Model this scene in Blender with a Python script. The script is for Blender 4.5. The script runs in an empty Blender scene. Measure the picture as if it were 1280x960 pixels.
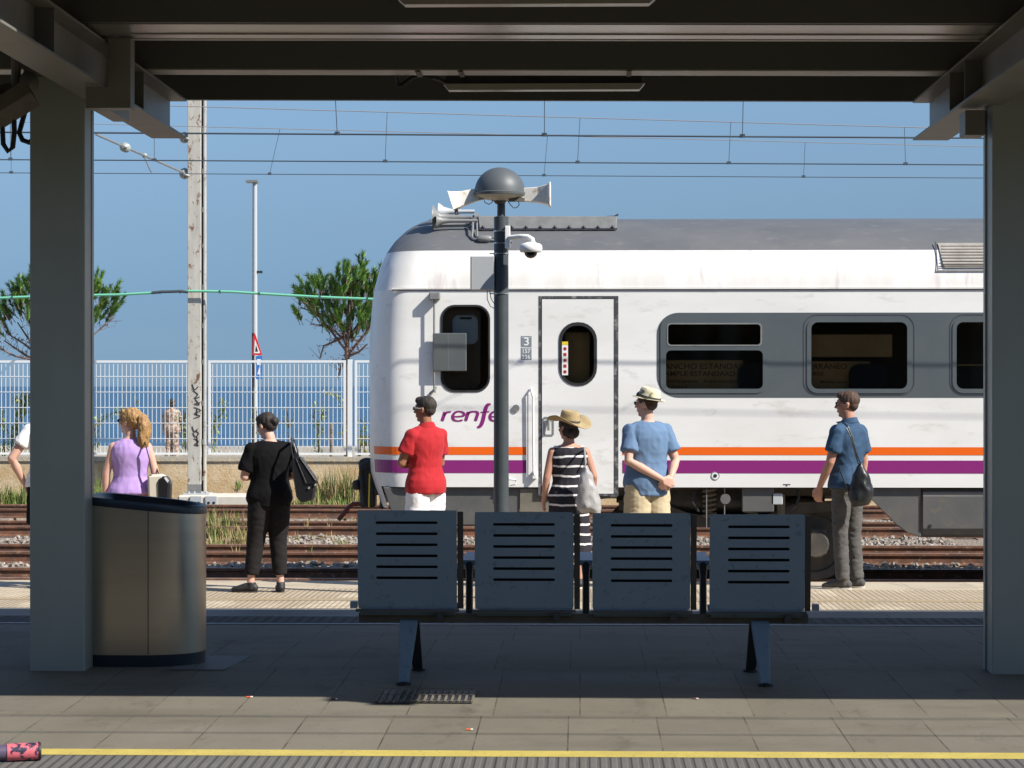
import bpy, bmesh, math, random
from mathutils import Vector, Matrix, noise
random.seed(7)
R = math.radians
sc = bpy.context.scene
col = sc.collection
F0 = 3000.0 / 1280.0            # focal length in picture widths
CAM = Vector((0, 0, 1.85))
YAW = math.atan(85 / 3000.0)
FW = Vector((-math.sin(YAW), math.cos(YAW), 0))
RT = Vector((math.cos(YAW), math.sin(YAW), 0))
HY = 482.0

def at(px, py, Y):
    d = FW * 3000 + RT * (px - 640) + Vector((0, 0, HY - py))
    return CAM + d * (Y / d.y)
def zpx(py, Y): return at(725, py, Y).z
def xpx(px, Y): return at(px, 482, Y).x

def pz(Y):                      # height of the platform paving
    return 0.096 - 0.014 * (15 - Y) if Y < 15 else 0.096 - 0.01255 * (Y - 15)

# ------------------------------------------------------------------ materials
def nodes(name):
    m = bpy.data.materials.new(name); m.use_nodes = True
    nt = m.node_tree
    b = nt.nodes['Principled BSDF']
    return m, nt, b
def new(nt, t, **kw):
    n = nt.nodes.new(t)
    for k, v in kw.items():
        if hasattr(n, k): setattr(n, k, v)
    return n
def c4(c): return (c[0], c[1], c[2], 1)
def coords(nt, scale=(1, 1, 1), kind='Object', rot=(0, 0, 0)):
    tc = new(nt, 'ShaderNodeTexCoord'); mp = new(nt, 'ShaderNodeMapping')
    mp.inputs['Scale'].default_value = scale
    mp.inputs['Rotation'].default_value = rot
    nt.links.new(tc.outputs[kind], mp.inputs['Vector'])
    return mp.outputs['Vector']
def noise_fac(nt, scale, detail=4, rough=.6, stretch=(1, 1, 1), lo=.35, hi=.65):
    v = coords(nt, stretch)
    n = new(nt, 'ShaderNodeTexNoise')
    n.inputs['Scale'].default_value = scale; n.inputs['Detail'].default_value = detail
    n.inputs['Roughness'].default_value = rough
    nt.links.new(v, n.inputs['Vector'])
    mr = new(nt, 'ShaderNodeMapRange')
    mr.inputs['From Min'].default_value = lo; mr.inputs['From Max'].default_value = hi
    nt.links.new(n.outputs['Fac'], mr.inputs['Value'])
    return mr.outputs['Result']
def mixc(nt, fac, a, b):
    n = new(nt, 'ShaderNodeMix'); n.data_type = 'RGBA'
    if hasattr(fac, 'links'): nt.links.new(fac, n.inputs[0])
    else: n.inputs[0].default_value = fac
    for s, v in ((6, a), (7, b)):
        if hasattr(v, 'links'): nt.links.new(v, n.inputs[s])
        else: n.inputs[s].default_value = c4(v)
    return n.outputs[2]
def bump(nt, b, h, strength=.3, dist=.01):
    n = new(nt, 'ShaderNodeBump')
    n.inputs['Strength'].default_value = strength; n.inputs['Distance'].default_value = dist
    nt.links.new(h, n.inputs['Height']); nt.links.new(n.outputs['Normal'], b.inputs['Normal'])
def mat(name, c1, rough=.6, c2=None, scale=4, stretch=(1, 1, 1), metal=0, bs=0, bscale=60, spec=.5, lo=.35, hi=.65, sheen=0, c3=None, scale3=30):
    m, nt, b = nodes(name)
    b.inputs['Roughness'].default_value = rough
    b.inputs['Metallic'].default_value = metal
    b.inputs['Specular IOR Level'].default_value = spec
    if sheen: b.inputs['Sheen Weight'].default_value = sheen
    b.inputs['Base Color'].default_value = c4(c1)
    out = None
    if c2 is not None:
        out = mixc(nt, noise_fac(nt, scale, stretch=stretch, lo=lo, hi=hi), c1, c2)
    if c3 is not None:
        out = mixc(nt, noise_fac(nt, scale3, lo=.58, hi=.68, stretch=stretch), out if out else c1, c3)
    if out: nt.links.new(out, b.inputs['Base Color'])
    if bs:
        bump(nt, b, noise_fac(nt, bscale, lo=0, hi=1), bs)
    return m

M = {}
M['canopy_steel'] = mat('canopy_steel', (.20, .195, .165), .45, (.165, .16, .135), 3, bs=.05, bscale=20)
M['column_paint'] = mat('column_paint', (.34, .37, .335), .40, (.30, .33, .295), 1.6, stretch=(1, 1, .35), bs=.08, bscale=60)
M['gutter_steel'] = mat('gutter_steel', (.55, .52, .47), .28, (.42, .40, .36), 1.6, stretch=(.3, 1, 1), metal=.7)
M['flange_bounce_lit'] = mat('flange_bounce_lit', (.45, .43, .36), .4, (.34, .32, .27), 3)  # paler copy of the purlin steel, ground bounce put into its colour
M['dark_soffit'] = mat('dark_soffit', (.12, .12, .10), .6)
M['black_rubber'] = mat('black_rubber', (.015, .015, .016), .6)
M['black_metal'] = mat('black_metal', (.02, .021, .023), .45, (.04, .038, .035), 8)
M['train_white'] = mat('train_white', (.80, .79, .76), .28, (.72, .71, .67), 1.6, stretch=(.35, 1, 1.0), spec=.5, c3=(.66, .645, .60), scale3=7, bs=.03, bscale=2.5)
M['train_upper'] = mat('train_upper', (.74, .72, .68), .32, (.66, .63, .58), 2.2, stretch=(2.2, 1, .35), c3=(.60, .55, .52), scale3=3)
M['train_roof'] = mat('train_roof', (.105, .11, .115), .5, (.135, .137, .14), 1.8, stretch=(.5, 1, 1), bs=.05, bscale=30, c3=(.15, .15, .15), scale3=9)
M['train_grey'] = mat('train_grey', (.085, .10, .108), .33, (.095, .11, .115), 2)
M['train_skirt'] = mat('train_skirt', (.085, .088, .088), .5, (.115, .11, .10), 2.5, c3=(.13, .115, .09), scale3=12)
M['stripe_orange'] = mat('stripe_orange', (.80, .13, .01), .3)
M['stripe_purple'] = mat('stripe_purple', (.235, .022, .165), .3)
M['dark_line'] = mat('dark_line', (.05, .045, .06), .5)
M['door_seal'] = mat('door_seal', (.05, .05, .055), .6, (.28, .27, .26), 14, stretch=(1, 1, 1), lo=.5, hi=.72)
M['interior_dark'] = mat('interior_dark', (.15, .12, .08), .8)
M['interior_tan'] = mat('interior_tan', (.50, .32, .125), .7, (.40, .255, .095), 3)
M['interior_text'] = mat('interior_text', (.10, .06, .025), .8)
M['seat_fabric'] = mat('seat_fabric', (.02, .02, .03), .9)
M['grey_label'] = mat('grey_label', (.20, .23, .26), .5)
M['white_paint'] = mat('white_paint', (.78, .78, .76), .4)
M['yellow_sticker'] = mat('yellow_sticker', (.75, .55, .03), .5)
M['red_mark'] = mat('red_mark', (.55, .06, .05), .5)
M['pipe_grey'] = mat('pipe_grey', (.17, .175, .17), .45, (.22, .22, .21), 9)
M['bright_steel'] = mat('bright_steel', (.6, .6, .6), .25, metal=.9)
M['grille'] = mat('grille', (.36, .33, .29), .5, (.25, .23, .2), 6)
M['bogie'] = mat('bogie', (.045, .04, .034), .7, (.09, .075, .055), 5)
M['underframe_tan'] = mat('underframe_tan', (.19, .17, .13), .7, (.12, .105, .08), 5)
M['bench_blue'] = mat('bench_blue', (.135, .205, .26), .42, (.155, .225, .28), 2.5, bs=.04, bscale=160, c3=(.105, .16, .20), scale3=22)
M['beam_brown'] = mat('beam_brown', (.085, .08, .065), .6, (.06, .055, .045), 4)
M['bench_dark'] = mat('bench_dark', (.03, .034, .036), .5)
M['arm_blue'] = mat('arm_blue', (.14, .26, .42), .35)
M['bin_steel'] = mat('bin_steel', (.60, .53, .42), .32, (.55, .485, .385), 3, stretch=(.3, .3, 5), metal=.92)
M['bin_rim'] = mat('bin_rim', (.012, .02, .03), .35)
M['post_grey'] = mat('post_grey', (.045, .055, .062), .42, (.06, .07, .075), 6)
M['dome_grey'] = mat('dome_grey', (.085, .095, .10), .5)
M['speaker_white'] = mat('speaker_white', (.78, .75, .68), .5, (.72, .67, .58), 14, c3=(.5, .42, .30), scale3=18)
M['lamp_glass'] = mat('lamp_glass', (.45, .42, .33), .3)
M['box_grey'] = mat('box_grey', (.42, .44, .45), .5)
M['fence_white'] = mat('fence_white', (.72, .74, .74), .45)
M['wood_stake'] = mat('wood_stake', (.36, .27, .19), .8)
M['concrete_pale'] = mat('concrete_pale', (.62, .58, .50), .85, (.52, .48, .41), 5, bs=.3, bscale=25)
M['green_cable'] = mat('green_cable', (.16, .50, .33), .5)
M['wire_dark'] = mat('wire_dark', (.05, .07, .09), .6)
M['wire_pale'] = mat('wire_pale', (.30, .26, .24), .6)
M['insulator'] = mat('insulator', (.30, .34, .32), .25)
M['gravel_stone'] = mat('gravel_stone', (.33, .285, .24), .9, (.20, .165, .135), 3.1, c3=(.52, .48, .42), scale3=7)
M['rail_rust'] = mat('rail_rust', (.185, .078, .04), .8, (.085, .045, .03), 5, bs=.3, bscale=50, c3=(.24, .17, .12), scale3=13)
M['rail_top'] = mat('rail_top', (.30, .22, .17), .4, (.22, .13, .09), 6)
M['sleeper'] = mat('sleeper', (.30, .25, .20), .9, (.2, .16, .125), 6, bs=.3, bscale=40)
M['grass'] = mat('grass', (.115, .18, .03), .7, (.17, .22, .05), 3)
M['straw'] = mat('straw', (.42, .33, .16), .8, (.30, .22, .10), 3)
M['pine_green'] = mat('pine_green', (.11, .23, .035), .6, (.19, .32, .055), 2.5)
M['pine_dark'] = mat('pine_dark', (.05, .115, .025), .6, (.075, .15, .03), 2.5)
M['pine_bark'] = mat('pine_bark', (.20, .13, .10), .9, (.12, .08, .065), 12)
M['dead_leaf'] = mat('dead_leaf', (.22, .075, .055), .8, (.14, .06, .045), 6)
M['leaf_light'] = mat('leaf_light', (.20, .30, .06), .6, (.32, .36, .08), 5)
M['sign_red'] = mat('sign_red', (.6, .03, .03), .4)
M['sign_blue'] = mat('sign_blue', (.04, .18, .48), .4)
M['skin'] = mat('skin', (.50, .27, .19), .55, (.46, .235, .165), 9, spec=.35)
M['skin_pale'] = mat('skin_pale', (.62, .38, .29), .55, (.57, .33, .25), 9, spec=.35)
M['skin_tan'] = mat('skin_tan', (.33, .155, .09), .55, (.29, .13, .075), 9, spec=.35)
M['hair_dark'] = mat('hair_dark', (.016, .012, .010), .75, (.04, .03, .025), 40, stretch=(1, 1, .25))
M['hair_brown'] = mat('hair_brown', (.045, .024, .015), .75, (.085, .045, .028), 40, stretch=(1, 1, .25))
M['hair_blonde'] = mat('hair_blonde', (.22, .115, .04), .7, (.42, .25, .10), 38, stretch=(1.5, 1.5, .2))
M['cloth_black'] = mat('cloth_black', (.006, .006, .007), .9, spec=.15, bs=.1, bscale=200)
M['cloth_charcoal'] = mat('cloth_charcoal', (.016, .014, .014), .9, spec=.2, bs=.1, bscale=200)
M['cloth_red'] = mat('cloth_red', (.40, .006, .012), .85, bs=.1, bscale=200, sheen=.1)
M['cloth_white'] = mat('cloth_white', (.78, .77, .78), .85)
M['cloth_lilac'] = mat('cloth_lilac', (.44, .29, .62), .85, (.41, .27, .58), 6)
M['cloth_orange'] = mat('cloth_orange', (.75, .22, .04), .85)
M['cloth_bluegrey'] = mat('cloth_bluegrey', (.12, .20, .33), .9, (.105, .18, .30), 6)
M['cloth_denim'] = mat('cloth_denim', (.018, .05, .105), .85, (.03, .08, .155), 8, bs=.15, bscale=180)
M['cloth_khaki'] = mat('cloth_khaki', (.52, .43, .28), .9, (.46, .38, .24), 6)
M['cloth_grey'] = mat('cloth_grey', (.10, .094, .088), .9, (.07, .066, .062), 7, bs=.15, bscale=150)
M['leather_black'] = mat('leather_black', (.014, .014, .016), .32, bs=.1, bscale=40)
M['nylon_black'] = mat('nylon_black', (.010, .011, .012), .38, bs=.3, bscale=18)
M['shoe_black'] = mat('shoe_black', (.02, .02, .021), .6)
M['shoe_sole'] = mat('shoe_sole', (.55, .52, .46), .6)
M['straw_hat'] = mat('straw_hat', (.42, .32, .17), .85, (.30, .22, .11), 30, bs=.3, bscale=120)
M['hat_band'] = mat('hat_band', (.06, .06, .05), .8)
M['hat_leaf'] = mat('hat_leaf', (.66, .58, .40), .8, (.16, .17, .11), 13, lo=.52, hi=.58)
M['plastic_grey'] = mat('plastic_grey', (.42, .41, .40), .25, (.30, .29, .29), 8, bs=.5, bscale=14)
M['canvas_cream'] = mat('canvas_cream', (.62, .57, .47), .8)
M['lens_dark'] = mat('lens_dark', (.01, .01, .015), .15)
M['floral_white'] = mat('floral_white', (.42, .35, .28), .85, (.22, .12, .09), 14, lo=.46, hi=.54)
M['bottle_pink'] = mat('bottle_pink', (.62, .14, .18), .4, (.03, .03, .06), 24, lo=.5, hi=.56)
M['bottle_grey'] = mat('bottle_grey', (.10, .08, .13), .35)
M['eye_white'] = mat('eye_white', (.7, .7, .68), .3)
M['graffiti'] = mat('graffiti', (.03, .025, .025), .7)
M['red_brown'] = mat('red_brown', (.12, .015, .012), .5)

def _mast():
    m, nt, b = nodes('mast_paint')
    a = mixc(nt, noise_fac(nt, 2.5, stretch=(3, 3, .6)), (.52, .50, .44), (.42, .40, .35))
    r = mixc(nt, noise_fac(nt, 3.2, detail=8, rough=.75, lo=.555, hi=.60, stretch=(1.8, 1.8, 1)), a, (.17, .085, .045))
    nt.links.new(r, b.inputs['Base Color']); b.inputs['Roughness'].default_value = .75
    return m
M['mast_paint'] = _mast()

def _stripe():                                                     # narrow white stripes knitted into black cloth
    m, nt, b = nodes('cloth_striped')
    tc = new(nt, 'ShaderNodeTexCoord'); sp = new(nt, 'ShaderNodeSeparateXYZ')
    nt.links.new(tc.outputs['Object'], sp.inputs[0])
    n = new(nt, 'ShaderNodeTexNoise'); n.inputs['Scale'].default_value = 5; nt.links.new(tc.outputs['Object'], n.inputs['Vector'])
    a = new(nt, 'ShaderNodeMath', operation='MULTIPLY_ADD'); a.inputs[1].default_value = .05
    nt.links.new(n.outputs['Fac'], a.inputs[0]); nt.links.new(sp.outputs[2], a.inputs[2])
    d = new(nt, 'ShaderNodeMath', operation='FRACT'); mu = new(nt, 'ShaderNodeMath', operation='MULTIPLY'); mu.inputs[1].default_value = 1 / .088
    nt.links.new(a.outputs[0], mu.inputs[0]); nt.links.new(mu.outputs[0], d.inputs[0])
    g = new(nt, 'ShaderNodeMath', operation='GREATER_THAN'); g.inputs[1].default_value = .80
    nt.links.new(d.outputs[0], g.inputs[0])
    nt.links.new(mixc(nt, g.outputs[0], (.014, .013, .02), (.72, .70, .70)), b.inputs['Base Color'])
    b.inputs['Roughness'].default_value = .9
    return m
M['cloth_striped'] = _stripe()

def _paving(name, c1, c2, grout, w=.47, h=1.15, off=.13, rough=.75, mortar=.006, spec=.12, sx=0.0, stain=(.2, .2, .2)):
    m, nt, b = nodes(name)
    tc = new(nt, 'ShaderNodeTexCoord'); mp = new(nt, 'ShaderNodeMapping'); mp.inputs['Location'].default_value = (sx, .35, 0)
    nt.links.new(tc.outputs['Object'], mp.inputs['Vector'])
    br = new(nt, 'ShaderNodeTexBrick'); br.offset = off; br.squash = 1
    br.inputs['Scale'].default_value = 1; br.inputs['Brick Width'].default_value = w; br.inputs['Row Height'].default_value = h
    br.inputs['Mortar Size'].default_value = mortar; br.inputs['Mortar Smooth'].default_value = .1; br.inputs['Bias'].default_value = 0
    br.inputs['Color1'].default_value = (.90, .90, .90, 1); br.inputs['Color2'].default_value = (1.05, 1.05, 1.05, 1)
    br.inputs['Mortar'].default_value = (.9, .9, .9, 1)
    nt.links.new(mp.outputs[0], br.inputs['Vector'])
    base = mixc(nt, noise_fac(nt, 3.0, detail=7, rough=.7, lo=.3, hi=.7, stretch=(.7, .35, 1)), c1, c2)
    base = mixc(nt, noise_fac(nt, 7.0, detail=8, rough=.7, lo=.56, hi=.74, stretch=(.5, .2, 1)), base, stain)
    base = mixc(nt, noise_fac(nt, 34, detail=2, lo=.70, hi=.72, stretch=(1, .8, 1)), base, [x * .55 for x in c2])
    mul = new(nt, 'ShaderNodeMix'); mul.data_type = 'RGBA'; mul.blend_type = 'MULTIPLY'; mul.inputs[0].default_value = .8
    nt.links.new(base, mul.inputs[6]); nt.links.new(br.outputs['Color'], mul.inputs[7])
    gm = new(nt, 'ShaderNodeMath', operation='MULTIPLY'); nt.links.new(br.outputs['Fac'], gm.inputs[0]); nt.links.new(noise_fac(nt, 2.2, detail=5, lo=.38, hi=.62), gm.inputs[1])
    out = mixc(nt, gm.outputs[0], mul.outputs[2], grout)
    out = mixc(nt, noise_fac(nt, .9, detail=6, rough=.65, lo=.50, hi=.75, stretch=(.6, 1.6, 1)), out, [x * .78 for x in c2])
    nt.links.new(out, b.inputs['Base Color'])
    b.inputs['Roughness'].default_value = rough; b.inputs['Specular IOR Level'].default_value = spec
    bump(nt, b, noise_fac(nt, 120, lo=0, hi=1), .15, .004)
    return m
M['paving'] = _paving('platform_slab', (.19, .172, .135), (.16, .145, .114), (.055, .047, .036), h=1.9, mortar=.004, stain=(.092, .080, .061))
M['paving_edge'] = _paving('edge_slab', (.50, .43, .32), (.44, .37, .275), (.25, .21, .155), w=.6, h=2.0, off=0, rough=.7, stain=(.22, .19, .14))
M['smooth_slab'] = _paving('smooth_slab', (.17, .17, .16), (.15, .15, .14), (.07, .07, .065), w=1.2, h=2.0, off=0, rough=.6)

def _groove(name, c1, c2, period=.05, dark=.5, light=None):
    m, nt, b = nodes(name)
    tc = new(nt, 'ShaderNodeTexCoord'); sp = new(nt, 'ShaderNodeSeparateXYZ'); nt.links.new(tc.outputs['Object'], sp.inputs[0])
    mu = new(nt, 'ShaderNodeMath', operation='MULTIPLY'); mu.inputs[1].default_value = 2 * math.pi / period
    nt.links.new(sp.outputs[0], mu.inputs[0])
    si = new(nt, 'ShaderNodeMath', operation='SINE'); nt.links.new(mu.outputs[0], si.inputs[0])
    mr = new(nt, 'ShaderNodeMapRange'); mr.inputs['From Min'].default_value = -.8; mr.inputs['From Max'].default_value = .1
    nt.links.new(si.outputs[0], mr.inputs['Value'])
    br = new(nt, 'ShaderNodeTexBrick'); br.offset = .0; br.inputs['Scale'].default_value = 1
    br.inputs['Brick Width'].default_value = .4; br.inputs['Row Height'].default_value = .4; br.inputs['Mortar Size'].default_value = .006
    br.inputs['Color1'].default_value = c4(c1); br.inputs['Color2'].default_value = c4(c2); br.inputs['Mortar'].default_value = c4([x * .6 for x in c1])
    nt.links.new(tc.outputs['Object'], br.inputs['Vector'])
    basec = br.outputs['Color']
    if light: basec = mixc(nt, noise_fac(nt, 1.3, detail=2, lo=.56, hi=.58, stretch=(1, .25, 1)), basec, light)
    dk = new(nt, 'ShaderNodeMix'); dk.data_type = 'RGBA'; dk.blend_type = 'MULTIPLY'; dk.inputs[0].default_value = 1
    nt.links.new(basec, dk.inputs[6])
    g = mixc(nt, mr.outputs[0], (dark, dark, dark), (1, 1, 1)); nt.links.new(g, dk.inputs[7])
    st = mixc(nt, noise_fac(nt, 6, detail=6, lo=.3, hi=.75), dk.outputs[2], [x * .75 for x in c1])
    nt.links.new(st, b.inputs['Base Color']); b.inputs['Roughness'].default_value = .8; b.inputs['Specular IOR Level'].default_value = .15
    bump(nt, b, mr.outputs[0], .8, .005)
    return m
M['tactile_grey'] = _groove('tactile_grey', (.15, .145, .135), (.125, .12, .112), .05, .62)
M['tactile_dark'] = _groove('tactile_dark', (.085, .085, .08), (.07, .07, .066), .085, .35)
M['tactile_cream'] = _groove('tactile_cream', (.46, .375, .265), (.40, .325, .23), .05, .80, light=(.58, .49, .36))
M['line_yellow'] = mat('line_yellow', (.55, .44, .10), .6, (.47, .37, .085), 5, c3=(.30, .25, .12), scale3=40)
M['line_pale'] = mat('line_pale', (.35, .35, .33), .6)
M['line_faded'] = mat('line_faded', (.40, .30, .16), .7, (.30, .245, .165), 9)

def _ballast():
    m, nt, b = nodes('ballast_ground')
    v = coords(nt)
    vo = new(nt, 'ShaderNodeTexVoronoi'); vo.inputs['Scale'].default_value = 22; nt.links.new(v, vo.inputs['Vector'])
    base = mixc(nt, vo.outputs['Color'], (.16, .13, .105), (.34, .29, .24))
    base = mixc(nt, noise_fac(nt, .8), base, (.24, .19, .14))
    nt.links.new(base, b.inputs['Base Color']); b.inputs['Roughness'].default_value = .9
    bump(nt, b, vo.outputs['Distance'], 1.0, .03)
    return m
M['ballast'] = _ballast()

def _wall():
    m, nt, b = nodes('old_render_wall')
    base = mixc(nt, noise_fac(nt, 1.6, detail=9, rough=.75, lo=.4, hi=.6), (.60, .48, .32), (.50, .35, .18))
    base = mixc(nt, noise_fac(nt, 16, detail=8, rough=.8, lo=.52, hi=.66), base, (.24, .18, .12))
    # the coping along the top is grey cement, dark run-off marks start under it
    tc = new(nt, 'ShaderNodeTexCoord'); sp = new(nt, 'ShaderNodeSeparateXYZ'); nt.links.new(tc.outputs['Object'], sp.inputs[0])
    n = noise_fac(nt, 4, detail=5, stretch=(3, 1, .3), lo=.3, hi=.8)
    a = new(nt, 'ShaderNodeMath', operation='MULTIPLY_ADD'); a.inputs[1].default_value = .35
    nt.links.new(n, a.inputs[0]); nt.links.new(sp.outputs[2], a.inputs[2])
    mr = new(nt, 'ShaderNodeMapRange'); mr.inputs['From Min'].default_value = 1.02; mr.inputs['From Max'].default_value = 1.2
    nt.links.new(a.outputs[0], mr.inputs['Value'])
    base = mixc(nt, mr.outputs[0], base, (.40, .36, .29))
    nt.links.new(base, b.inputs['Base Color']); b.inputs['Roughness'].default_value = .95
    bump(nt, b, noise_fac(nt, 25, detail=8, lo=0, hi=1), .6, .02)
    return m
M['wall'] = _wall()

def _sea():
    m, nt, b = nodes('sea_water')
    v = coords(nt, (.06, .25, 1))
    n = new(nt, 'ShaderNodeTexNoise'); n.inputs['Scale'].default_value = 1.0; n.inputs['Detail'].default_value = 8
    nt.links.new(v, n.inputs['Vector'])
    mr = new(nt, 'ShaderNodeMapRange'); mr.inputs['From Min'].default_value = .35; mr.inputs['From Max'].default_value = .65
    nt.links.new(n.outputs['Fac'], mr.inputs['Value'])
    nt.links.new(mixc(nt, mr.outputs[0], (.036, .095, .175), (.055, .125, .21)), b.inputs['Base Color'])
    b.inputs['Roughness'].default_value = .6; b.inputs['Specular IOR Level'].default_value = .12
    return m
M['sea'] = _sea()

def _glass(name, tint=.5, refl=.06):
    m = bpy.data.materials.new(name); m.use_nodes = True; nt = m.node_tree; nt.nodes.clear()
    o = new(nt, 'ShaderNodeOutputMaterial'); mx = new(nt, 'ShaderNodeMixShader'); t = new(nt, 'ShaderNodeBsdfTransparent'); g = new(nt, 'ShaderNodeBsdfGlossy')
    t.inputs[0].default_value = (tint, tint * .97, tint * .92, 1); g.inputs['Roughness'].default_value = .03
    fr = new(nt, 'ShaderNodeFresnel'); fr.inputs['IOR'].default_value = 1.5
    nt.links.new(fr.outputs[0], mx.inputs[0]); nt.links.new(t.outputs[0], mx.inputs[1]); nt.links.new(g.outputs[0], mx.inputs[2])
    nt.links.new(mx.outputs[0], o.inputs['Surface'])
    return m
M['glass'] = _glass('tinted_glass', .68)

# ------------------------------------------------------------------ mesh building
ORG = {}
class MB:
    def __init__(s): s.v = []; s.f = []; s.mi = []; s.cur = 0
    def add(s, vs, fs):
        n = len(s.v); s.v += [tuple(v) for v in vs]; s.f += [tuple(i + n for i in f) for f in fs]; s.mi += [s.cur] * len(fs); return s
    def box(s, x0, x1, y0, y1, z0, z1, rz=0, c=None):
        vs = [Vector((x, y, z)) for z in (z0, z1) for y in (y0, y1) for x in (x0, x1)]
        if rz:
            c = c or Vector(((x0 + x1) / 2, (y0 + y1) / 2, 0)); m = Matrix.Rotation(rz, 3, 'Z')
            vs = [m @ (v - c) + c for v in vs]
        return s.add(vs, [(0, 2, 3, 1), (4, 5, 7, 6), (0, 1, 5, 4), (2, 6, 7, 3), (0, 4, 6, 2), (1, 3, 7, 5)])
    def hexa(s, vs):            # 8 points: bottom four, top four (both counter-clockwise)
        return s.add(vs, [(3, 2, 1, 0), (4, 5, 6, 7), (0, 1, 5, 4), (1, 2, 6, 5), (2, 3, 7, 6), (3, 0, 4, 7)])
    def tube(s, pts, r, n=8, cap=True):
        pts = [Vector(p) for p in pts]; k = len(pts)
        rs = r if isinstance(r, (list, tuple)) else [r] * k
        up = None; rings = []
        for i, p in enumerate(pts):
            d = (pts[min(i + 1, k - 1)] - pts[max(i - 1, 0)])
            d = d.normalized() if d.length > 1e-9 else Vector((0, 0, 1))
            if up is None: up = Vector((0, 0, 1)) if abs(d.z) < .9 else Vector((1, 0, 0))
            a = d.cross(up); a = a.normalized() if a.length > 1e-6 else Vector((1, 0, 0)); b = d.cross(a).normalized(); up = -b
            rr = rs[i]; ra, rb = rr if isinstance(rr, (tuple, list)) else (rr, rr)
            rings.append([p + a * ra * math.cos(2 * math.pi * j / n) + b * rb * math.sin(2 * math.pi * j / n) for j in range(n)])
        return s.rings(rings, cap)
    def rings(s, rings, cap=True, closed=True):
        n = len(rings[0]); vs = [p for r in rings for p in r]; fs = []
        for i in range(len(rings) - 1):
            for j in range(n if closed else n - 1):
                a = i * n + j; b = i * n + (j + 1) % n
                fs.append((a, b, b + n, a + n))
        if cap:
            fs.append(tuple(range(n))[::-1]); fs.append(tuple(range((len(rings) - 1) * n, len(rings) * n)))
        return s.add(vs, fs)
    def lathe(s, prof, c, n=24, axis='Z', cap=True):
        c = Vector(c); rings = []
        for r, h in prof:
            ring = []
            for j in range(n):
                a = 2 * math.pi * j / n; x, y = r * math.cos(a), r * math.sin(a)
                v = {'Z': (x, y, h), 'X': (h, x, y), 'Y': (y, h, x)}[axis]
                ring.append(c + Vector(v))
            rings.append(ring)
        return s.rings(rings, cap)
    def ell(s, c, r, nu=16, nv=10, rot=None):
        c = Vector(c); r = (r, r, r) if not isinstance(r, (tuple, list)) else r; rings = []
        for i in range(1, nv):
            t = math.pi * i / nv; ring = []
            for j in range(nu):
                a = 2 * math.pi * j / nu
                v = Vector((r[0] * math.sin(t) * math.cos(a), r[1] * math.sin(t) * math.sin(a), -r[2] * math.cos(t)))
                if rot: v = rot @ v
                ring.append(c + v)
            rings.append(ring)
        return s.rings(rings)
    def prism(s, poly, y0, y1):      # poly of (x, z) extruded along y
        n = len(poly)
        vs = [(x, y0, z) for x, z in poly] + [(x, y1, z) for x, z in poly]
        return s.add(vs, [tuple(range(n)), tuple(range(n, 2 * n))[::-1]] + [(i, i + n, (i + 1) % n + n, (i + 1) % n) for i in range(n)])
    def build(s, name, m, parent=None, smooth=False, loc=None, fix=True, local=False, bevel=0):
        me = bpy.data.meshes.new(name)
        o = Vector((0, 0, 0))
        if parent is not None and not local: o = ORG.get(parent.name, Vector((0, 0, 0)))
        if loc is not None: o = Vector(loc)
        vs = s.v if o.length == 0 else [(v[0] - o.x, v[1] - o.y, v[2] - o.z) for v in s.v]
        me.from_pydata(vs, [], s.f)
        ms = m if isinstance(m, (list, tuple)) else [m]
        for q in ms: me.materials.append(q)
        if len(ms) > 1: me.polygons.foreach_set('material_index', s.mi)
        if fix:
            bm = bmesh.new(); bm.from_mesh(me); bmesh.ops.recalc_face_normals(bm, faces=bm.faces)
            if bevel: bmesh.ops.bevel(bm, geom=[e for e in bm.edges if len(e.link_faces) == 2 and e.calc_face_angle(0) > .6], offset=bevel, segments=1, affect='EDGES', clamp_overlap=True)
            bm.to_mesh(me); bm.free()
        if smooth:
            me.polygons.foreach_set('use_smooth', [True] * len(me.polygons))
            if smooth != 'all': me.set_sharp_from_angle(angle=R(40))
        ob = bpy.data.objects.new(name, me); col.objects.link(ob)
        if loc is not None: ob.location = loc; ORG[ob.name] = Vector(loc)
        elif parent is not None: ORG[ob.name] = o
        if parent is not None: ob.parent = parent
        return ob

def tag(o, label=None, cat=None, group=None, kind=None):
    if label: o['label'] = label
    if cat: o['category'] = cat
    if group: o['group'] = group
    if kind: o['kind'] = kind
    return o
def empty(name, loc, label=None, cat=None, group=None, rz=0):
    o = bpy.data.objects.new(name, None); col.objects.link(o); o.location = loc; o.empty_display_size = .2
    o.rotation_euler = (0, 0, rz)
    ORG[o.name] = Vector(loc)
    return tag(o, label, cat, group)
def copy_tree(o, parent=None):
    c = o.copy(); col.objects.link(c); c.parent = parent
    for ch in list(o.children): copy_tree(ch, c)
    return c
def eval_mesh(ob):
    dg = bpy.context.evaluated_depsgraph_get(); dg.update()
    me = bpy.data.meshes.new_from_object(ob.evaluated_get(dg))
    return me

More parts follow.
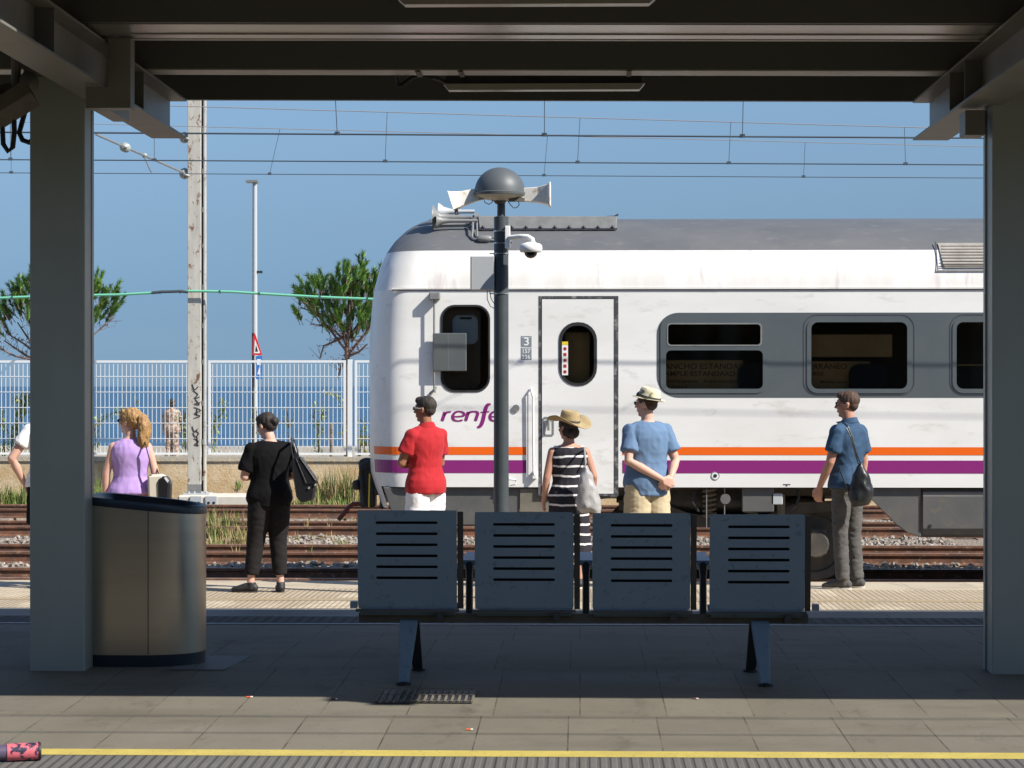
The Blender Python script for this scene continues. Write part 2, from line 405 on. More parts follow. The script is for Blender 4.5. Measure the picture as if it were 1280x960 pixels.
def rrect(x0, x1, z0, z1, r, n=6):
    pts = []
    for cx, cz, a0 in ((x1 - r, z1 - r, 0), (x0 + r, z1 - r, 90), (x0 + r, z0 + r, 180), (x1 - r, z0 + r, 270)):
        for i in range(n + 1):
            a = R(a0 + 90 * i / n); pts.append((cx + r * math.cos(a), cz + r * math.sin(a)))
    return pts
def holed(outer, holes, y, th=0.0):
    """flat plate in the XZ plane at y (front face) with real openings"""
    cu = bpy.data.curves.new('tmp', 'CURVE'); cu.dimensions = '2D'; cu.fill_mode = 'BOTH'; cu.extrude = th / 2
    for poly in [outer] + holes:
        sp = cu.splines.new('POLY'); sp.points.add(len(poly) - 1)
        for p, q in zip(sp.points, poly): p.co = (q[0], q[1], 0, 1)
        sp.use_cyclic_u = True
    ob = bpy.data.objects.new('tmp', cu); col.objects.link(ob)
    me = eval_mesh(ob)
    vs = [Vector((v.co.x, y + th / 2 - v.co.z, v.co.y)) for v in me.vertices]; fs = [tuple(p.vertices) for p in me.polygons]
    bpy.data.objects.remove(ob); bpy.data.curves.remove(cu); bpy.data.meshes.remove(me)
    return vs, fs
def text_mb(mb, s, x, z, y, size, shear=0, sx=1.0, align='LEFT', yaw=0):
    cu = bpy.data.curves.new('tmp', 'FONT'); cu.body = s; cu.size = size; cu.shear = shear; cu.align_x = align; cu.extrude = 0; cu.resolution_u = 3; cu.offset = size * .012
    ob = bpy.data.objects.new('tmp', cu); col.objects.link(ob); me = eval_mesh(ob)
    mb.add([(x + v.co.x * sx, y, z + v.co.y) for v in me.vertices], [tuple(p.vertices) for p in me.polygons])
    bpy.data.objects.remove(ob); bpy.data.curves.remove(cu); bpy.data.meshes.remove(me)
def pen(mb, pts, y, w=.02, nib=None, sub=5):
    """flat pen stroke through px points at depth y"""
    P = []
    k = len(pts)
    for i in range(k - 1):
        p0 = pts[max(i - 1, 0)]; p1 = pts[i]; p2 = pts[i + 1]; p3 = pts[min(i + 2, k - 1)]
        for s_ in range(sub):
            t = s_ / sub
            P.append([.5 * (2 * b + (c - a) * t + (2 * a - 5 * b + 4 * c - d) * t * t + (3 * b - a - 3 * c + d) * t ** 3) for a, b, c, d in zip(p0, p1, p2, p3)])
    P.append(list(pts[-1]))
    W = [at(p[0], p[1], y) for p in P]; L = []; Rr = []
    for i, p in enumerate(W):
        d = W[min(i + 1, len(W) - 1)] - W[max(i - 1, 0)]; d.y = 0; d.normalize()
        nrm = Vector((-d.z, 0, d.x)); ww = w * (.55 + .6 * abs(d.z))
        if i == 0 or i == len(W) - 1: ww *= .6
        L.append(p + nrm * ww / 2); Rr.append(p - nrm * ww / 2)
    mb.rings([[a, b] for a, b in zip(L, Rr)], cap=False, closed=False)
SKY_LO = (1, 1, 1, 1); SKY_HI = (1, 1, 1, 1); EXPO = 0.65
# ------------------------------------------------------------------ setting
def strip(name, m, y0, y1, dz=0.0, x0=-40, x1=40, ny=1, kind='structure'):
    mb = MB(); ys = [y0 + (y1 - y0) * i / ny for i in range(ny + 1)]
    if y0 < 15 < y1: ys = sorted(set(ys + [15.0]))
    rings = [[(x0, y, pz(y) + dz), (x1, y, pz(y) + dz)] for y in ys]
    mb.rings(rings, cap=False, closed=False)
    o = mb.build(name, m, fix=False)
    if o.data.polygons[0].normal.z < 0: o.data.flip_normals()
    return tag(o, kind=kind)
GZ = -.70
# platform body with its vertical faces
mb = MB()
prof = [(10.93, -1.2), (10.93, pz(10.93)), (15, pz(15)), (22.65, pz(22.65)), (22.65, pz(22.65) - .14), (22.50, pz(22.65) - .16), (22.50, -1.2)]
mb.rings([[(-40, y, z) for y, z in prof], [(40, y, z) for y, z in prof]])
tag(mb.build('platform', M['paving']), kind='structure')
strip('tactile_paving', M['tactile_grey'], 10.93, 11.615, .004)
strip('painted_line', M['line_yellow'], 11.615, 11.79, .005)
strip('tactile_paving', M['tactile_dark'], 18.0, 18.62, .004)
strip('painted_line', M['line_pale'], 17.93, 18.0, .005)
strip('smooth_paving', M['smooth_slab'], 18.62, 19.4, .003)
strip('platform_edge_paving', M['tactile_cream'], 19.4, 21.6, .004)
strip('painted_line', M['line_faded'], 20.2, 20.45, .006)
strip('platform_coping', M['paving_edge'], 21.6, 22.65, .004)
# second platform, where the camera stands
mb = MB(); mb.box(-40, 40, -3, 5.6, -1.2, .0)
tag(mb.build('opposite_platform', M['paving']), kind='structure')
oc = empty('added_shade_canopy', (0, 1, 0), 'unseen dark canopy added over the viewpoint to keep the shaded steelwork dark', 'canopy')  # out-of-frame roof added to cut sky light on the facing steel
mb = MB(); mb.box(-40, 40, -4.2, 5.3, 4.1, 4.2); mb.box(-40, 40, 5.301, 5.4, 3.9, 4.2); mb.build('roof_deck', M['dark_soffit'], oc)
for x in (-15, -9, -3.2, 2.7, 9, 15):
    mb = MB(); mb.box(x - .17, x + .17, 3.2, 3.5, 0, 4.1); mb.build('column', M['column_paint'], oc)
mb = MB(); mb.box(-40, 40, -5, -4.21, -1.2, 6.5); tag(mb.build('added_shade_wall', M['wall'], loc=(0, -4.5, -1.2)), 'plain unseen wall added behind the viewpoint to keep the shaded steelwork dark', 'wall')  # out-of-frame wall added so the shaded columns face something dark
mb = MB()
mb.add([(-90, -30, GZ - .02), (90, -30, GZ - .02), (90, 48.9, GZ - .02), (-90, 48.9, GZ - .02)], [(0, 1, 2, 3)])
tag(mb.build('trackbed', M['ballast'], fix=False), kind='structure')
# promenade, ledge, sea
M['promenade'] = mat('promenade', (.42, .38, .31), .9, (.34, .30, .24), 2)
M['ledge'] = mat('ledge', (.46, .43, .38), .85, (.36, .33, .28), 3)
mb = MB(); mb.box(-160, 160, 49.3, 71.0, -8, -.25)
tag(mb.build('promenade', M['promenade']), kind='structure')
mb = MB(); mb.box(-160, 160, 70.0, 71.2, -8.1, .05)
w = mb.build('sea_ledge', M['ledge'], loc=(0, 70, -.25)); tag(w, 'low grey stone ledge along the seafront beyond the white fence', 'ledge')
mb = MB()
ys = [71, 120, 300, 1000, 4000, 20000]
mb.rings([[(-y * 3 - 300, y, -6.5), (y * 3 + 300, y, -6.5)] for y in ys], cap=False, closed=False)
o = mb.build('sea', M['sea'], fix=False)
if o.data.polygons[0].normal.z < 0: o.data.flip_normals()
tag(o, kind='structure')

# retaining wall
WY = 48.9
mb = MB(); mb.box(-45, 45, WY, WY + .42, -.9, zpx(577, WY)); mb.box(-45, 45, WY - .035, WY + .45, zpx(577, WY), zpx(571.5, WY))
tag(mb.build('retaining_wall', M['wall'], loc=(0, WY, -.7)), 'old stained ochre and grey cement wall under the white fence', 'wall')

# ------------------------------------------------------------------ railway tracks
def rail_profile(mb, y, zb, zt, x0, x1):
    h = zt - zb
    pr = [(-.07, 0), (.07, 0), (.07, .012), (.012, .035), (.009, h - .045), (.036, h - .035), (.036, h - .006), (.03, h), (-.03, h), (-.036, h - .006), (-.036, h - .035), (-.009, h - .045), (-.012, .035), (-.07, .012)]
    mb.rings([[(x0, y + a, zb + b) for a, b in pr], [(x1, y + a, zb + b) for a, b in pr]])
slab = MB()
for k in range(1):
    slab.box(-.12, .12, -1.15, 1.15, -.12, 0)
def track(Y0, Y1, label, x0=-20, x1=20, zt=-.53, first=[None], sl=True):
    t = empty('railway_track', (0, (Y0 + Y1) / 2, GZ), label, 'railway track', 'railway tracks between the platform and the wall')
    for y in (Y0, Y1):
        mb = MB(); rail_profile(mb, y, zt - .172, zt, x0, x1); 
        r_ = mb.build('rail', M['rail_rust'], t)
        mb = MB(); mb.box(x0, x1, y - .028, y + .028, zt - .002, zt + .002); mb.build('running_surface', M['rail_top'], r_)
    n = int((x1 - x0) / .62)
    s0 = None
    for i in range(n):
        if s0 is None:
            m_ = MB(); m_.box(-.12, .12, -1.2, 1.2, -.13, .01)
            s0 = m_.build('sleeper', M['sleeper'], t, local=True, bevel=.015)
            s = s0
        else:
            s = s0.copy(); col.objects.link(s); s.parent = t
        s.location = (x0 + .3 + i * .62, 0, zt - .172 - .012 - GZ)
        s.rotation_euler.z = random.uniform(-.01, .01)
    return t
track(29.55, 31.2, 'track the white train stands on, nearest of the visible tracks', -18, 22)
track(34.2, 35.85, 'rusty track just behind the train in its shadow', -18, 18)
track(40.4, 42.05, 'rusty sunlit track in the middle of the stony trackbed', -19, 19)
track(44.95, 46.6, 'rusty track nearest the old retaining wall with high rails', -21, 15, zt=-.47)

# ballast stones: nobody could count them
def stones(n, x0, x1, y0, y1, z, s0, s1, name='ballast_stones'):
    mb = MB()
    for i in range(n):
        x, y = random.uniform(x0, x1), random.uniform(y0, y1); s = random.uniform(s0, s1)
        zz = z + .03 * noise.noise(Vector((x, y, 0)))
        m = Matrix.Rotation(random.uniform(0, 6.28), 3, 'Z') @ Matrix.Rotation(random.uniform(0, 1), 3, 'X')
        a, b, c = s * random.uniform(.7, 1.3), s * random.uniform(.7, 1.2), s * random.uniform(.45, .9)
        P = [Vector(q) for q in ((-a, -b, -c * .5), (a, -b * .8, -c * .4), (a * .8, b, -c * .5), (-a * .9, b * .7, -c * .4), (-a * .5, -b * .6, c), (a * .7, -b * .4, c * .8), (a * .4, b * .6, c), (-a * .6, b * .5, c * .7))]
        P = [m @ (p * random.uniform(.85, 1.1)) + Vector((x, y, zz + c * .3)) for p in P]
        mb.hexa(P)
    return tag(mb.build(name, M['gravel_stone'], fix=False), 'broken grey and tan ballast stones between the rails', 'ballast', kind='stuff')
stones(3200, -9.5, 6, 36.2, 40.2, -.69, .02, .048)
stones(3200, -10.5, 6, 42.3, 44.8, -.69, .025, .05)
stones(3400, -9, 6.5, 31.4, 36.2, -.69, .02, .05)
stones(900, -11, 3, 46.8, 48.8, -.69, .02, .05)
stones(500, -10, 4, 40.6, 42, -.70, .02, .045)

# ------------------------------------------------------------------ canopy
def zs(x): return -.0055 * x
canopy = empty('platform_canopy', (0, 14.5, pz(14.9)), 'dark steel platform roof on square columns framing the view', 'canopy')
def cbox(mb, x0, x1, y0, y1, z0, z1):
    vs = [(x, y, z + zs(x)) for z in (z0, z1) for y in (y0, y1) for x in (x0, x1)]
    mb.add(vs, [(0, 2, 3, 1), (4, 5, 7, 6), (0, 1, 5, 4), (2, 6, 7, 3), (0, 4, 6, 2), (1, 3, 7, 5)])
def ibeam(x, y0, y1, z0, z1, name='rafter'):
    mb = MB(); hw = .122
    cbox(mb, x - hw, x + hw, y0, y1, z0, z0 + .014); cbox(mb, x - hw, x + hw, y0, y1, z1 - .014, z1)
    cbox(mb, x - .006, x + .006, y0 + .001, y1 - .001, z0 + .014, z1 - .014)
    for yy in (15.2, 14.6, 12.6):
        if y0 < yy < y1:
            cbox(mb, x - hw + .01, x - .006, yy, yy + .012, z0 + .0141, z1 - .0141); cbox(mb, x + .006, x + hw - .01, yy, yy + .012, z0 + .0141, z1 - .0141)
    mb.build(name, M['canopy_steel'], canopy)
LX = xpx(211.5, 16.8); RX = xpx(1163, 16.8)
PITCH = RX - LX
for x in (LX - PITCH, LX, RX, RX + PITCH): ibeam(x, 11.40, 16.8, 3.572, 3.846)
# columns
def column(x):
    mb = MB(); x0, x1 = x - .17, x + .17
    z1 = 3.76
    mb.box(x0, x1, 14.7, 14.95, pz(14.8) - .05, z1)                         # box column with a recessed steel channel at its back
    mb.box(x0 + .018, x1 - .018, 14.951, 14.985, pz(14.8) - .05, z1 - .002)
    mb.build('column', M['column_paint'], canopy, bevel=.006)
CX0 = (xpx(37, 14.7) + xpx(106, 14.7)) / 2; CX1 = (xpx(1241, 14.7) + xpx(1310, 14.7)) / 2
for x in (CX0, CX1): column(x)
for a_, b_ in ((CX0 - .2, CX0 + .17), (CX1 - .17, CX1 + .2)):
    mb = MB(); mb.box(a_, b_, 14.66, 15.0, 3.761, 3.80); mb.build('cap_plate', M['canopy_steel'], canopy)
# right column: web edge set back on the left side, as photographed
mb = MB(); mb.box(xpx(1229.5, 14.95), CX1 - .171, 14.9, 14.96, pz(14.8) - .05, 3.55); mb.build('column_flange', M['column_paint'], canopy)
mb = MB(); mb.box(CX0 + .171, xpx(117, 14.95), 14.9, 14.96, pz(14.8) - .05, 3.62); mb.build('column_flange', M['column_paint'], canopy)
# purlins: deep dark faces, lower flanges coloured paler as if lit by ground bounce
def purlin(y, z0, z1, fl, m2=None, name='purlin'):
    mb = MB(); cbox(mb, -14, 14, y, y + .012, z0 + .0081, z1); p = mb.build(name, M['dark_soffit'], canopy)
    mb = MB(); cbox(mb, -14, 14, y, y + fl, z0, z0 + .008); mb.build('flange', M[m2 or 'flange_bounce_lit'], p)
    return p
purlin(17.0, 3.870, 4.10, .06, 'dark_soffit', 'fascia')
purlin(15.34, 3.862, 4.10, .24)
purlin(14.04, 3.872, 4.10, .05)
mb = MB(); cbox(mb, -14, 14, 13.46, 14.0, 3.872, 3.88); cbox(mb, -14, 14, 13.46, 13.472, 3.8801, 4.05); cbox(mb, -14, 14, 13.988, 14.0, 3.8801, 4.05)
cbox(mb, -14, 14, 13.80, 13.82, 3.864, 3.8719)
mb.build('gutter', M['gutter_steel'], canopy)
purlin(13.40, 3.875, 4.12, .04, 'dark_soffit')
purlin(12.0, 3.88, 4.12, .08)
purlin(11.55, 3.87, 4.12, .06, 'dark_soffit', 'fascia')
mb = MB(); cbox(mb, -14, 14, 11.5, 17.02, 4.121, 4.17); mb.build('roof_deck', M['dark_soffit'], canopy)
# square downpipe: down from the gutter, then mitred across into the left column
dy = 13.9
mb = MB(); xa, xb = xpx(135, dy), xpx(163, dy); zb, zt = zpx(133, dy), 3.872; zm = zpx(107, dy); xl = xpx(107, dy)
mb.prism([(xa, zt), (xb, zt), (xb, zb), (xa - .0, zm)], dy, dy + .13)
mb.prism([(xl, zm), (xa - .001, zm), (xb - .001, zb), (xl, zb)], dy + .0005, dy + .1295)
mb.build('downpipe', M['canopy_steel'], canopy)
mb = MB(); mb.box(xl + .002, xl + .10, dy + .1301, 14.72, zb + .01, zm - .002); mb.build('downpipe_elbow', M['canopy_steel'], canopy)

# tube lights under the purlins
def tube_light(px0, px1, py0, py1, Y, label):
    z1 = zpx(py0, Y); z0 = zpx(py1, Y); x0, x1 = xpx(px0, Y), xpx(px1, Y)
    t = empty('tube_light', ((x0 + x1) / 2, Y, z1), label, 'light fitting', 'long tube lights under the canopy')
    mb = MB(); c = .035
    mb.hexa([(x0 + c, Y, z0), (x1 - c, Y, z0), (x1 - c, Y + .1, z0), (x0 + c, Y + .1, z0), (x0, Y, z1), (x1, Y, z1), (x1, Y + .1, z1), (x0, Y + .1, z1)])
    mb.build('diffuser', M['lamp_glass'], t)
    mb = MB(); mb.box(x0 + .02, x1 - .02, Y + .01, Y + .09, z1 + .001, z1 + .05); mb.build('housing', M['black_metal'], t)
    mb = MB()
    for q in (.12, .5, .88):
        xx = x0 + (x1 - x0) * q; mb.box(xx - .02, xx + .02, Y + .03, Y + .07, z1 + .051, 3.869)
    mb.build('bracket', M['black_metal'], t)
tube_light(554, 806, 104, 112, 15.9, 'long dim tube light hanging at the outer edge of the canopy')
tube_light(497, 820, -3, 4.5, 12.6, 'long tube light cut by the top edge of the picture')
mb = MB()
P = [at(497, 88, 15.6), at(497, 106, 15.7), at(503, 106, 15.7), at(515, 97, 15.7), at(524, 94, 15.7), at(540, 97, 15.75), at(556, 102, 15.9)]
mb.tube(P, .013)
for px in (524, 577): mb.box(xpx(px - 3, 15.5), xpx(px + 3, 15.5), 15.33, 15.6, zpx(96, 15.6), 3.861)
mb.box(xpx(783, 15.5), xpx(789, 15.5), 15.33, 15.6, zpx(96, 15.6), 3.861)
tag(mb.build('power_cable', M['black_rubber'], loc=P[0]), 'black cable looping from the canopy to the outer tube light', 'cable')

# loudspeaker with bracket and cable loops beside the left column
sy = 14.4
s = empty('loudspeaker', at(10, 95, sy), 'dirty grey loudspeaker hanging by cables left of the left column', 'loudspeaker')
mb = MB()
a, b = at(-14, 140, sy), at(24, 113, sy + .25)
mb.tube([a, a.lerp(b, .35), a.lerp(b, .7), b], [(.17, .12), (.15, .11), (.11, .09), (.06, .06)], 4)
mb.build('horn', M['underframe_tan'], s)
mb = MB(); a2, b2 = at(-8, 146, sy - .05), at(40, 116, sy - .05); mb.tube([a2, b2], [(.035, .09)] * 2, 4); mb.build('bracket', M['underframe_tan'], s)
mb = MB(); mb.ell(at(36, 103, sy + .1), (.06, .07, .07)); mb.tube([at(20, 60, sy + .1), at(20, 110, sy + .1)], .03); mb.build('driver_unit', M['canopy_steel'], s, smooth=True)
mb = MB()
def loop(pp, r, yy):
    mb.tube([at(x, y, yy) for x, y in pp], r, 8)
loop([(5, 135), (3, 160), (4, 180), (10, 189), (16, 184), (18, 165), (17, 130)], .016, sy - .04)
loop([(38, 100), (34, 130), (27, 155), (24, 166), (28, 175), (36, 178), (46, 172)], .017, 15.1)
loop([(46, 172), (52, 150), (50, 110)], .014, 15.1)
mb.build('cable', M['black_rubber'], s, smooth=True)
# small box on the inner side of the right column
mb = MB(); q = at(1215, 154, 14.8)
mb.box(xpx(1204, 14.8), xpx(1229, 14.8), 14.72, 14.95, zpx(172, 14.8), zpx(141, 14.8)); 
tag(mb.build('junction_box', M['canopy_steel'], loc=q, bevel=.006), 'small dark box fixed to the inner side of the right column', 'junction box')

# ------------------------------------------------------------------ bench (seen from behind)
BY = 14.3
bench = empty('waiting_bench', (xpx(730, BY), BY, pz(BY)), 'dark blue metal bench with four slotted seats, seen from behind', 'bench')
seats = [(447, 579, 638, 762), (593.5, 725, 640, 762.5), (740.5, 871, 641, 763), (887, 1014, 642.5, 764)]
for (a, b, t0, b0) in seats:
    x0, x1 = xpx(a, BY), xpx(b, BY); z1, z0 = zpx(t0, BY), zpx(b0, BY)
    xr = x1; x1 = xpx(b - 8, BY)
    rows = [t0 + 15.5 + 13.9 * k for k in range(6)]
    h = []
    sa = a + 23; sb = a + 100
    for r_ in rows: h.append(rrect(xpx(sa, BY), xpx(sb, BY), zpx(r_ + 1.7, BY), zpx(r_ - 1.7, BY), .006, 3))
    mb = MB(); vs, fs = holed(rrect(x0, x1, z0, z1, .02, 4), h, BY, .004)
    # a slight backward lean and curve
    vs = [Vector((v.x, v.y - .05 * ((v.z - z0) / (z1 - z0)) + .03, v.z)) for v in vs]; mb.add(vs, fs)
    bk = mb.build('backrest', M['bench_blue'], bench)
    mb = MB()
    n = 8
    for xx, sgn in ((x0 + .003, 1), (x1 - .003, -1)):
        R1 = []
        for i in range(n + 1):
            t = i / n; z = z0 + (z1 - z0) * t; y = BY - .05 * t + .034
            R1.append([(xx, y, z), (xx, y + .045, z), (xx + sgn * .004, y + .045, z), (xx + sgn * .004, y, z)])
        mb.rings(R1)
    mb.build('side_return', M['bench_dark'], bk)
    mb = MB(); mb.hexa([(x1 + .003, BY + .045, z0), (xr, BY + .045, z0), (xr, BY + .06, z0), (x1 + .003, BY + .06, z0), (x1 + .003, BY - .005, z1 - .008), (xr, BY - .005, z1 - .008), (xr, BY + .01, z1 - .008), (x1 + .003, BY + .01, z1 - .008)]); mb.build('side_frame', M['black_metal'], bk)
    mb = MB(); mb.box(x0 + .06, x1 - .06, BY + .05, BY + .055, z0 + .12, z1 - .03); mb.build('inner_lining', M['black_rubber'], bk)
    # seat pan
    mb = MB(); prof = [(.02, 0), (.05, -.025), (.2, -.045), (.38, -.03), (.46, .0), (.47, -.02), (.465, -.03), (.38, -.045), (.2, -.06), (.05, -.04)]
    mb.rings([[(x0 + .01, BY + p, z0 + q) for p, q in prof], [(x1 - .01, BY + p, z0 + q) for p, q in prof]]); mb.build('seat', M['bench_blue'], bench)
    mb = MB(); mb.box(x0 - .012, x1 + .012, BY - .0, BY + .05, z0 - .017, z0 - .002); mb.build('seat_rim', M['flange_bounce_lit'] if False else M['post_grey'], bench)
    for xx in (x0 + .1, x1 - .1):
        mb = MB(); mb.box(xx - .02, xx + .02, BY - .01, BY + .3, z0 - .065, z0 - .018)
    mb.build('seat_bracket', M['bench_dark'], bench)
zb = zpx(764, BY)
mb = MB(); mb.box(xpx(447, BY), xpx(1012, BY), BY + .08, BY + .2, zb - .078, zb - .022); mb.build('beam', M['beam_brown'], bench)
mb = MB(); mb.box(xpx(437.5, BY), xpx(447, BY) - .005, BY + .0, BY + .07, zpx(761, BY), zpx(753, BY)); mb.box(xpx(1016, BY), xpx(1024, BY), BY, BY + .07, zpx(763, BY), zpx(755, BY)); mb.build('end_stop', M['bench_blue'], bench)
for px in (586.5, 732.5, 879):
    x = xpx(px, BY + .1)
    mb = MB(); y0 = BY + .12
    mb.tube([(x, y0, zb - .08), (x, y0, zb + .2), (x, y0 + .01, zpx(703, BY + .1))], [(.034, .022), (.034, .022), (.03, .03)], 8)
    ar = mb.build('armrest', M['bench_dark'], bench, smooth=True)
    mb = MB(); z = zpx(698, BY + .2)
    for yy, dz in ((y0 - .01, 0), (y0 + .28, .0)):
        mb.hexa([(x - .035, yy, z - .035), (x + .035, yy, z - .035), (x + .035, yy + .05, z - .035), (x - .035, yy + .05, z - .035), (x - .040, yy - .01, z - .005), (x + .040, yy - .01, z - .005), (x + .045, yy + .2, z + .012), (x - .045, yy + .2, z + .012)])
    mb.build('arm_pad', M['arm_blue'], ar, bevel=.004)
for px in (510, 951):
    fx = 1 if px < 700 else -1
    x = xpx(px, BY)
    mb = MB()
    zt = zb - .06
    def leg(y_top, y_bot, dx):
        g = pz(y_bot)
        mb.hexa([(x + dx - .028, y_bot - .03, g), (x + dx + .028, y_bot - .03, g), (x + dx + .028, y_bot + .03, g), (x + dx - .028, y_bot + .03, g),
                 (x - .055, y_top - .03, zt), (x + .055, y_top - .03, zt), (x + .055, y_top + .03, zt), (x - .055, y_top + .03, zt)])
    leg(BY + .1, 14.14, -.015 * fx); mb.build('leg', M['bench_blue'], bench, bevel=.005)
    mb = MB(); leg(BY + .18, 14.78, .03 * fx); mb.build('leg', M['bench_dark'], bench, bevel=.005)
    mb = MB(); 
    for yy, dx in ((14.14, -.015 * fx), (14.78, .03 * fx)): mb.lathe([(.045, .0), (.045, .012), (.02, .02)], (x + dx, yy, pz(yy) + .001), 12)
    mb.build('foot_pad', M['black_rubber'], bench)

# ------------------------------------------------------------------ litter bin
bx0, bx1 = xpx(107, 15.0), xpx(250, 15.0); bcx = (bx0 + bx1) / 2; byc = 15.22; W = (bx1 - bx0) / 2
litter = empty('litter_bin', (bcx, byc, pz(byc)), 'brushed steel litter bin with sloping black rim beside the left column', 'litter bin')
def bin_ring(z, k=1.0, slope=0):
    ring = []; n = 64
    for i in range(n):
        a = 2 * math.pi * i / n; ca, sa = math.cos(a), math.sin(a); e = .62 if ca > 0 else .28
        x = W * k * math.copysign(abs(ca) ** (2 * .5 if ca > 0 else e), ca); y = .33 * k * math.copysign(abs(sa) ** (.9 if ca > 0 else .5), sa)
        ring.append((bcx + x, byc + y, z - slope * (x + W) ))
    return ring
g = pz(15.2)
SL = .098
zt = zpx(627, 14.95)
mb = MB(); mb.rings([bin_ring(g + .075), bin_ring(zt, 1, SL)], cap=False); mb.build('casing', M['bin_steel'], litter, smooth=True)
mb = MB(); mb.rings([bin_ring(g - .002, .985), bin_ring(g + .078, .985)]); mb.build('plinth', M['bin_rim'], litter, smooth=True)
mb = MB(); mb.rings([bin_ring(zt - .02, 1.012, SL), bin_ring(zt + .02, 1.018, SL), bin_ring(zt + .032, 1.0, SL), bin_ring(zt + .03, .93, SL), bin_ring(zt - .02, .82, SL), bin_ring(zt - .12, .78, SL), bin_ring(zt - .3, .7, SL)], cap=False)
mb.add(bin_ring(zt - .3, .7, SL), [tuple(range(64))])
mb.build('rim', M['bin_rim'], litter, smooth=True)
mb = MB(); xx = xpx(185.5, 14.9); mb.box(xx - .002, xx + .002, byc - .334, byc - .325, g + .08, zt - .06); mb.build('seam', M['dark_line'], litter)

# drain grate and patch in the paving
mb = MB(); gy0, gy1 = 13.38, 13.86; gx0, gx1 = xpx(474, 13.6), xpx(592, 13.6)
zz = pz(13.6)
mb.hexa([(gx0, gy0, pz(gy0) + .004), (gx1, gy0, pz(gy0) + .004), (gx1, gy1, pz(gy1) + .004), (gx0, gy1, pz(gy1) + .004), (gx0, gy0, pz(gy0) + .006), (gx1, gy0, pz(gy0) + .006), (gx1, gy1, pz(gy1) + .006), (gx0, gy1, pz(gy1) + .006)])
gr = mb.build('drain_grate', M['black_metal'], loc=(gx0, gy0, zz)); tag(gr, 'dark slotted drain grate set in the paving in front of the bench', 'drain grate')
mb = MB(); n = 14
for i in range(n + 1):
    x = gx0 + (gx1 - gx0) * i / n; mb.hexa([(x - .006, gy0, pz(gy0) + .007), (x + .006, gy0, pz(gy0) + .007), (x + .006, gy1, pz(gy1) + .007), (x - .006, gy1, pz(gy1) + .007)] + [(x - .006, gy0, pz(gy0) + .016), (x + .006, gy0, pz(gy0) + .016), (x + .006, gy1, pz(gy1) + .016), (x - .006, gy1, pz(gy1) + .016)])
for y in (gy0, (gy0 + gy1) / 2, gy1): mb.box(gx0, gx1, y - .004, y + .004, pz(y) + .0165, pz(y) + .0185)
mb.build('bar', M['underframe_tan'], gr)
mb = MB(); y0, y1 = 14.75, 15.55; x0, x1 = xpx(249, 15), xpx(300, 15)
mb.add([(x0 - .15, y0, pz(y0) + .005), (x1 - .06, y0, pz(y0) + .005), (x1, y1, pz(y1) + .005), (x0 - .15, y1, pz(y1) + .005)], [(0, 1, 2, 3)])
tag(mb.build('access_cover', M['smooth_slab'], fix=False), 'pale metal access cover in the paving beside the litter bin', 'access cover')
# small litter on the platform
for k, (px, py, c) in enumerate(((99 + 213, 874, 0), (418, 876, 1), (587, 910, 2), (869, 874, 3))):
    Y = 3000 * (1.85 - pz(13.5)) / (py - 482); p = at(px, py, Y)
    a = R((10, 35, 5, -20)[k]); d = Vector((math.cos(a), math.sin(a), 0)) * .018
    mb = MB(); c0 = Vector((p.x, p.y, pz(p.y) + .006)); mb.tube([c0 - d, c0 + d * .3], .004, 8)
    t = mb.build('cigarette_butt', M['dead_leaf'] if k % 2 else M['stripe_orange'], loc=c0)
    tag(t, ('orange cigarette butt on the sunlit paving left of the bench', 'cigarette butt lying on a paving joint left of the drain grate', 'cigarette butt near the yellow line below the bench', 'cigarette butt in the sun right of the bench middle')[k], 'cigarette butt')
    mb = MB(); mb.tube([c0 + d * .31, c0 + d], .004, 8); mb.build('filter', M['cloth_white'], t)

# patterned bottle lying at the platform edge, bottom left
by_ = 11.42; zb_ = pz(by_) + .049
a, b = at(-21, 951, by_ - .04), at(51, 944.5, by_ + .04); a.z = zb_ + .0; b.z = zb_ + .0
d = (b - a).normalized()
bt = empty('drink_bottle', a.lerp(b, .5), 'pink and black patterned drink bottle lying at the lower left corner', 'bottle')
mb = MB(); mb.tube([a, a + d * .11], .037, 20); mb.build('neck', M['bottle_grey'], bt, smooth=True)
mb = MB(); mb.tube([a + d * .1101, a + d * .12, b - d * .012, b - d * .0121], [.041, .042, .042, .040], 24); mb.build('body', M['bottle_pink'], bt, smooth=True)
mb = MB(); mb.tube([b - d * .0119, b - d * .008, b], [.0445, .045, .041], 24); mb.build('base_ring', M['black_rubber'], bt, smooth=True)

# ------------------------------------------------------------------ lamp post with speakers and camera
PY = 20.5
px_ = xpx(626.5, PY)
lp = empty('lamp_post', (px_, PY, pz(PY)), 'dark lamp post with dome shade and white horn speakers behind the bench', 'lamp post')
def lz(y): return zpx(y, PY)
mb = MB(); mb.lathe([(.065, pz(PY)), (.062, lz(271)), (.05, lz(270.5)), (.035, lz(270)), (.033, lz(240))], (px_, PY, 0), 20); mb.lathe([(.13, pz(PY)), (.13, pz(PY) + .02), (.07, pz(PY) + .03)], (px_, PY, 0), 20); mb.build('pole', M['post_grey'], lp, smooth=True)
rd = (656.5 - 591) / 2 * PY / 3000
mb = MB(); h = lz(210) - lz(241)
pr = [(rd * 1.0, lz(244)), (rd * 1.01, lz(241))] + [(rd * .97 * math.cos(R(t)), lz(240) + h * math.sin(R(t))) for t in range(0, 91, 9)]
mb.lathe([(r_ if r_ > .001 else .001, z) for r_, z in pr], (px_ - .012, PY, 0), 32, cap=True); mb.build('lamp_shade', M['dome_grey'], lp, smooth=True)
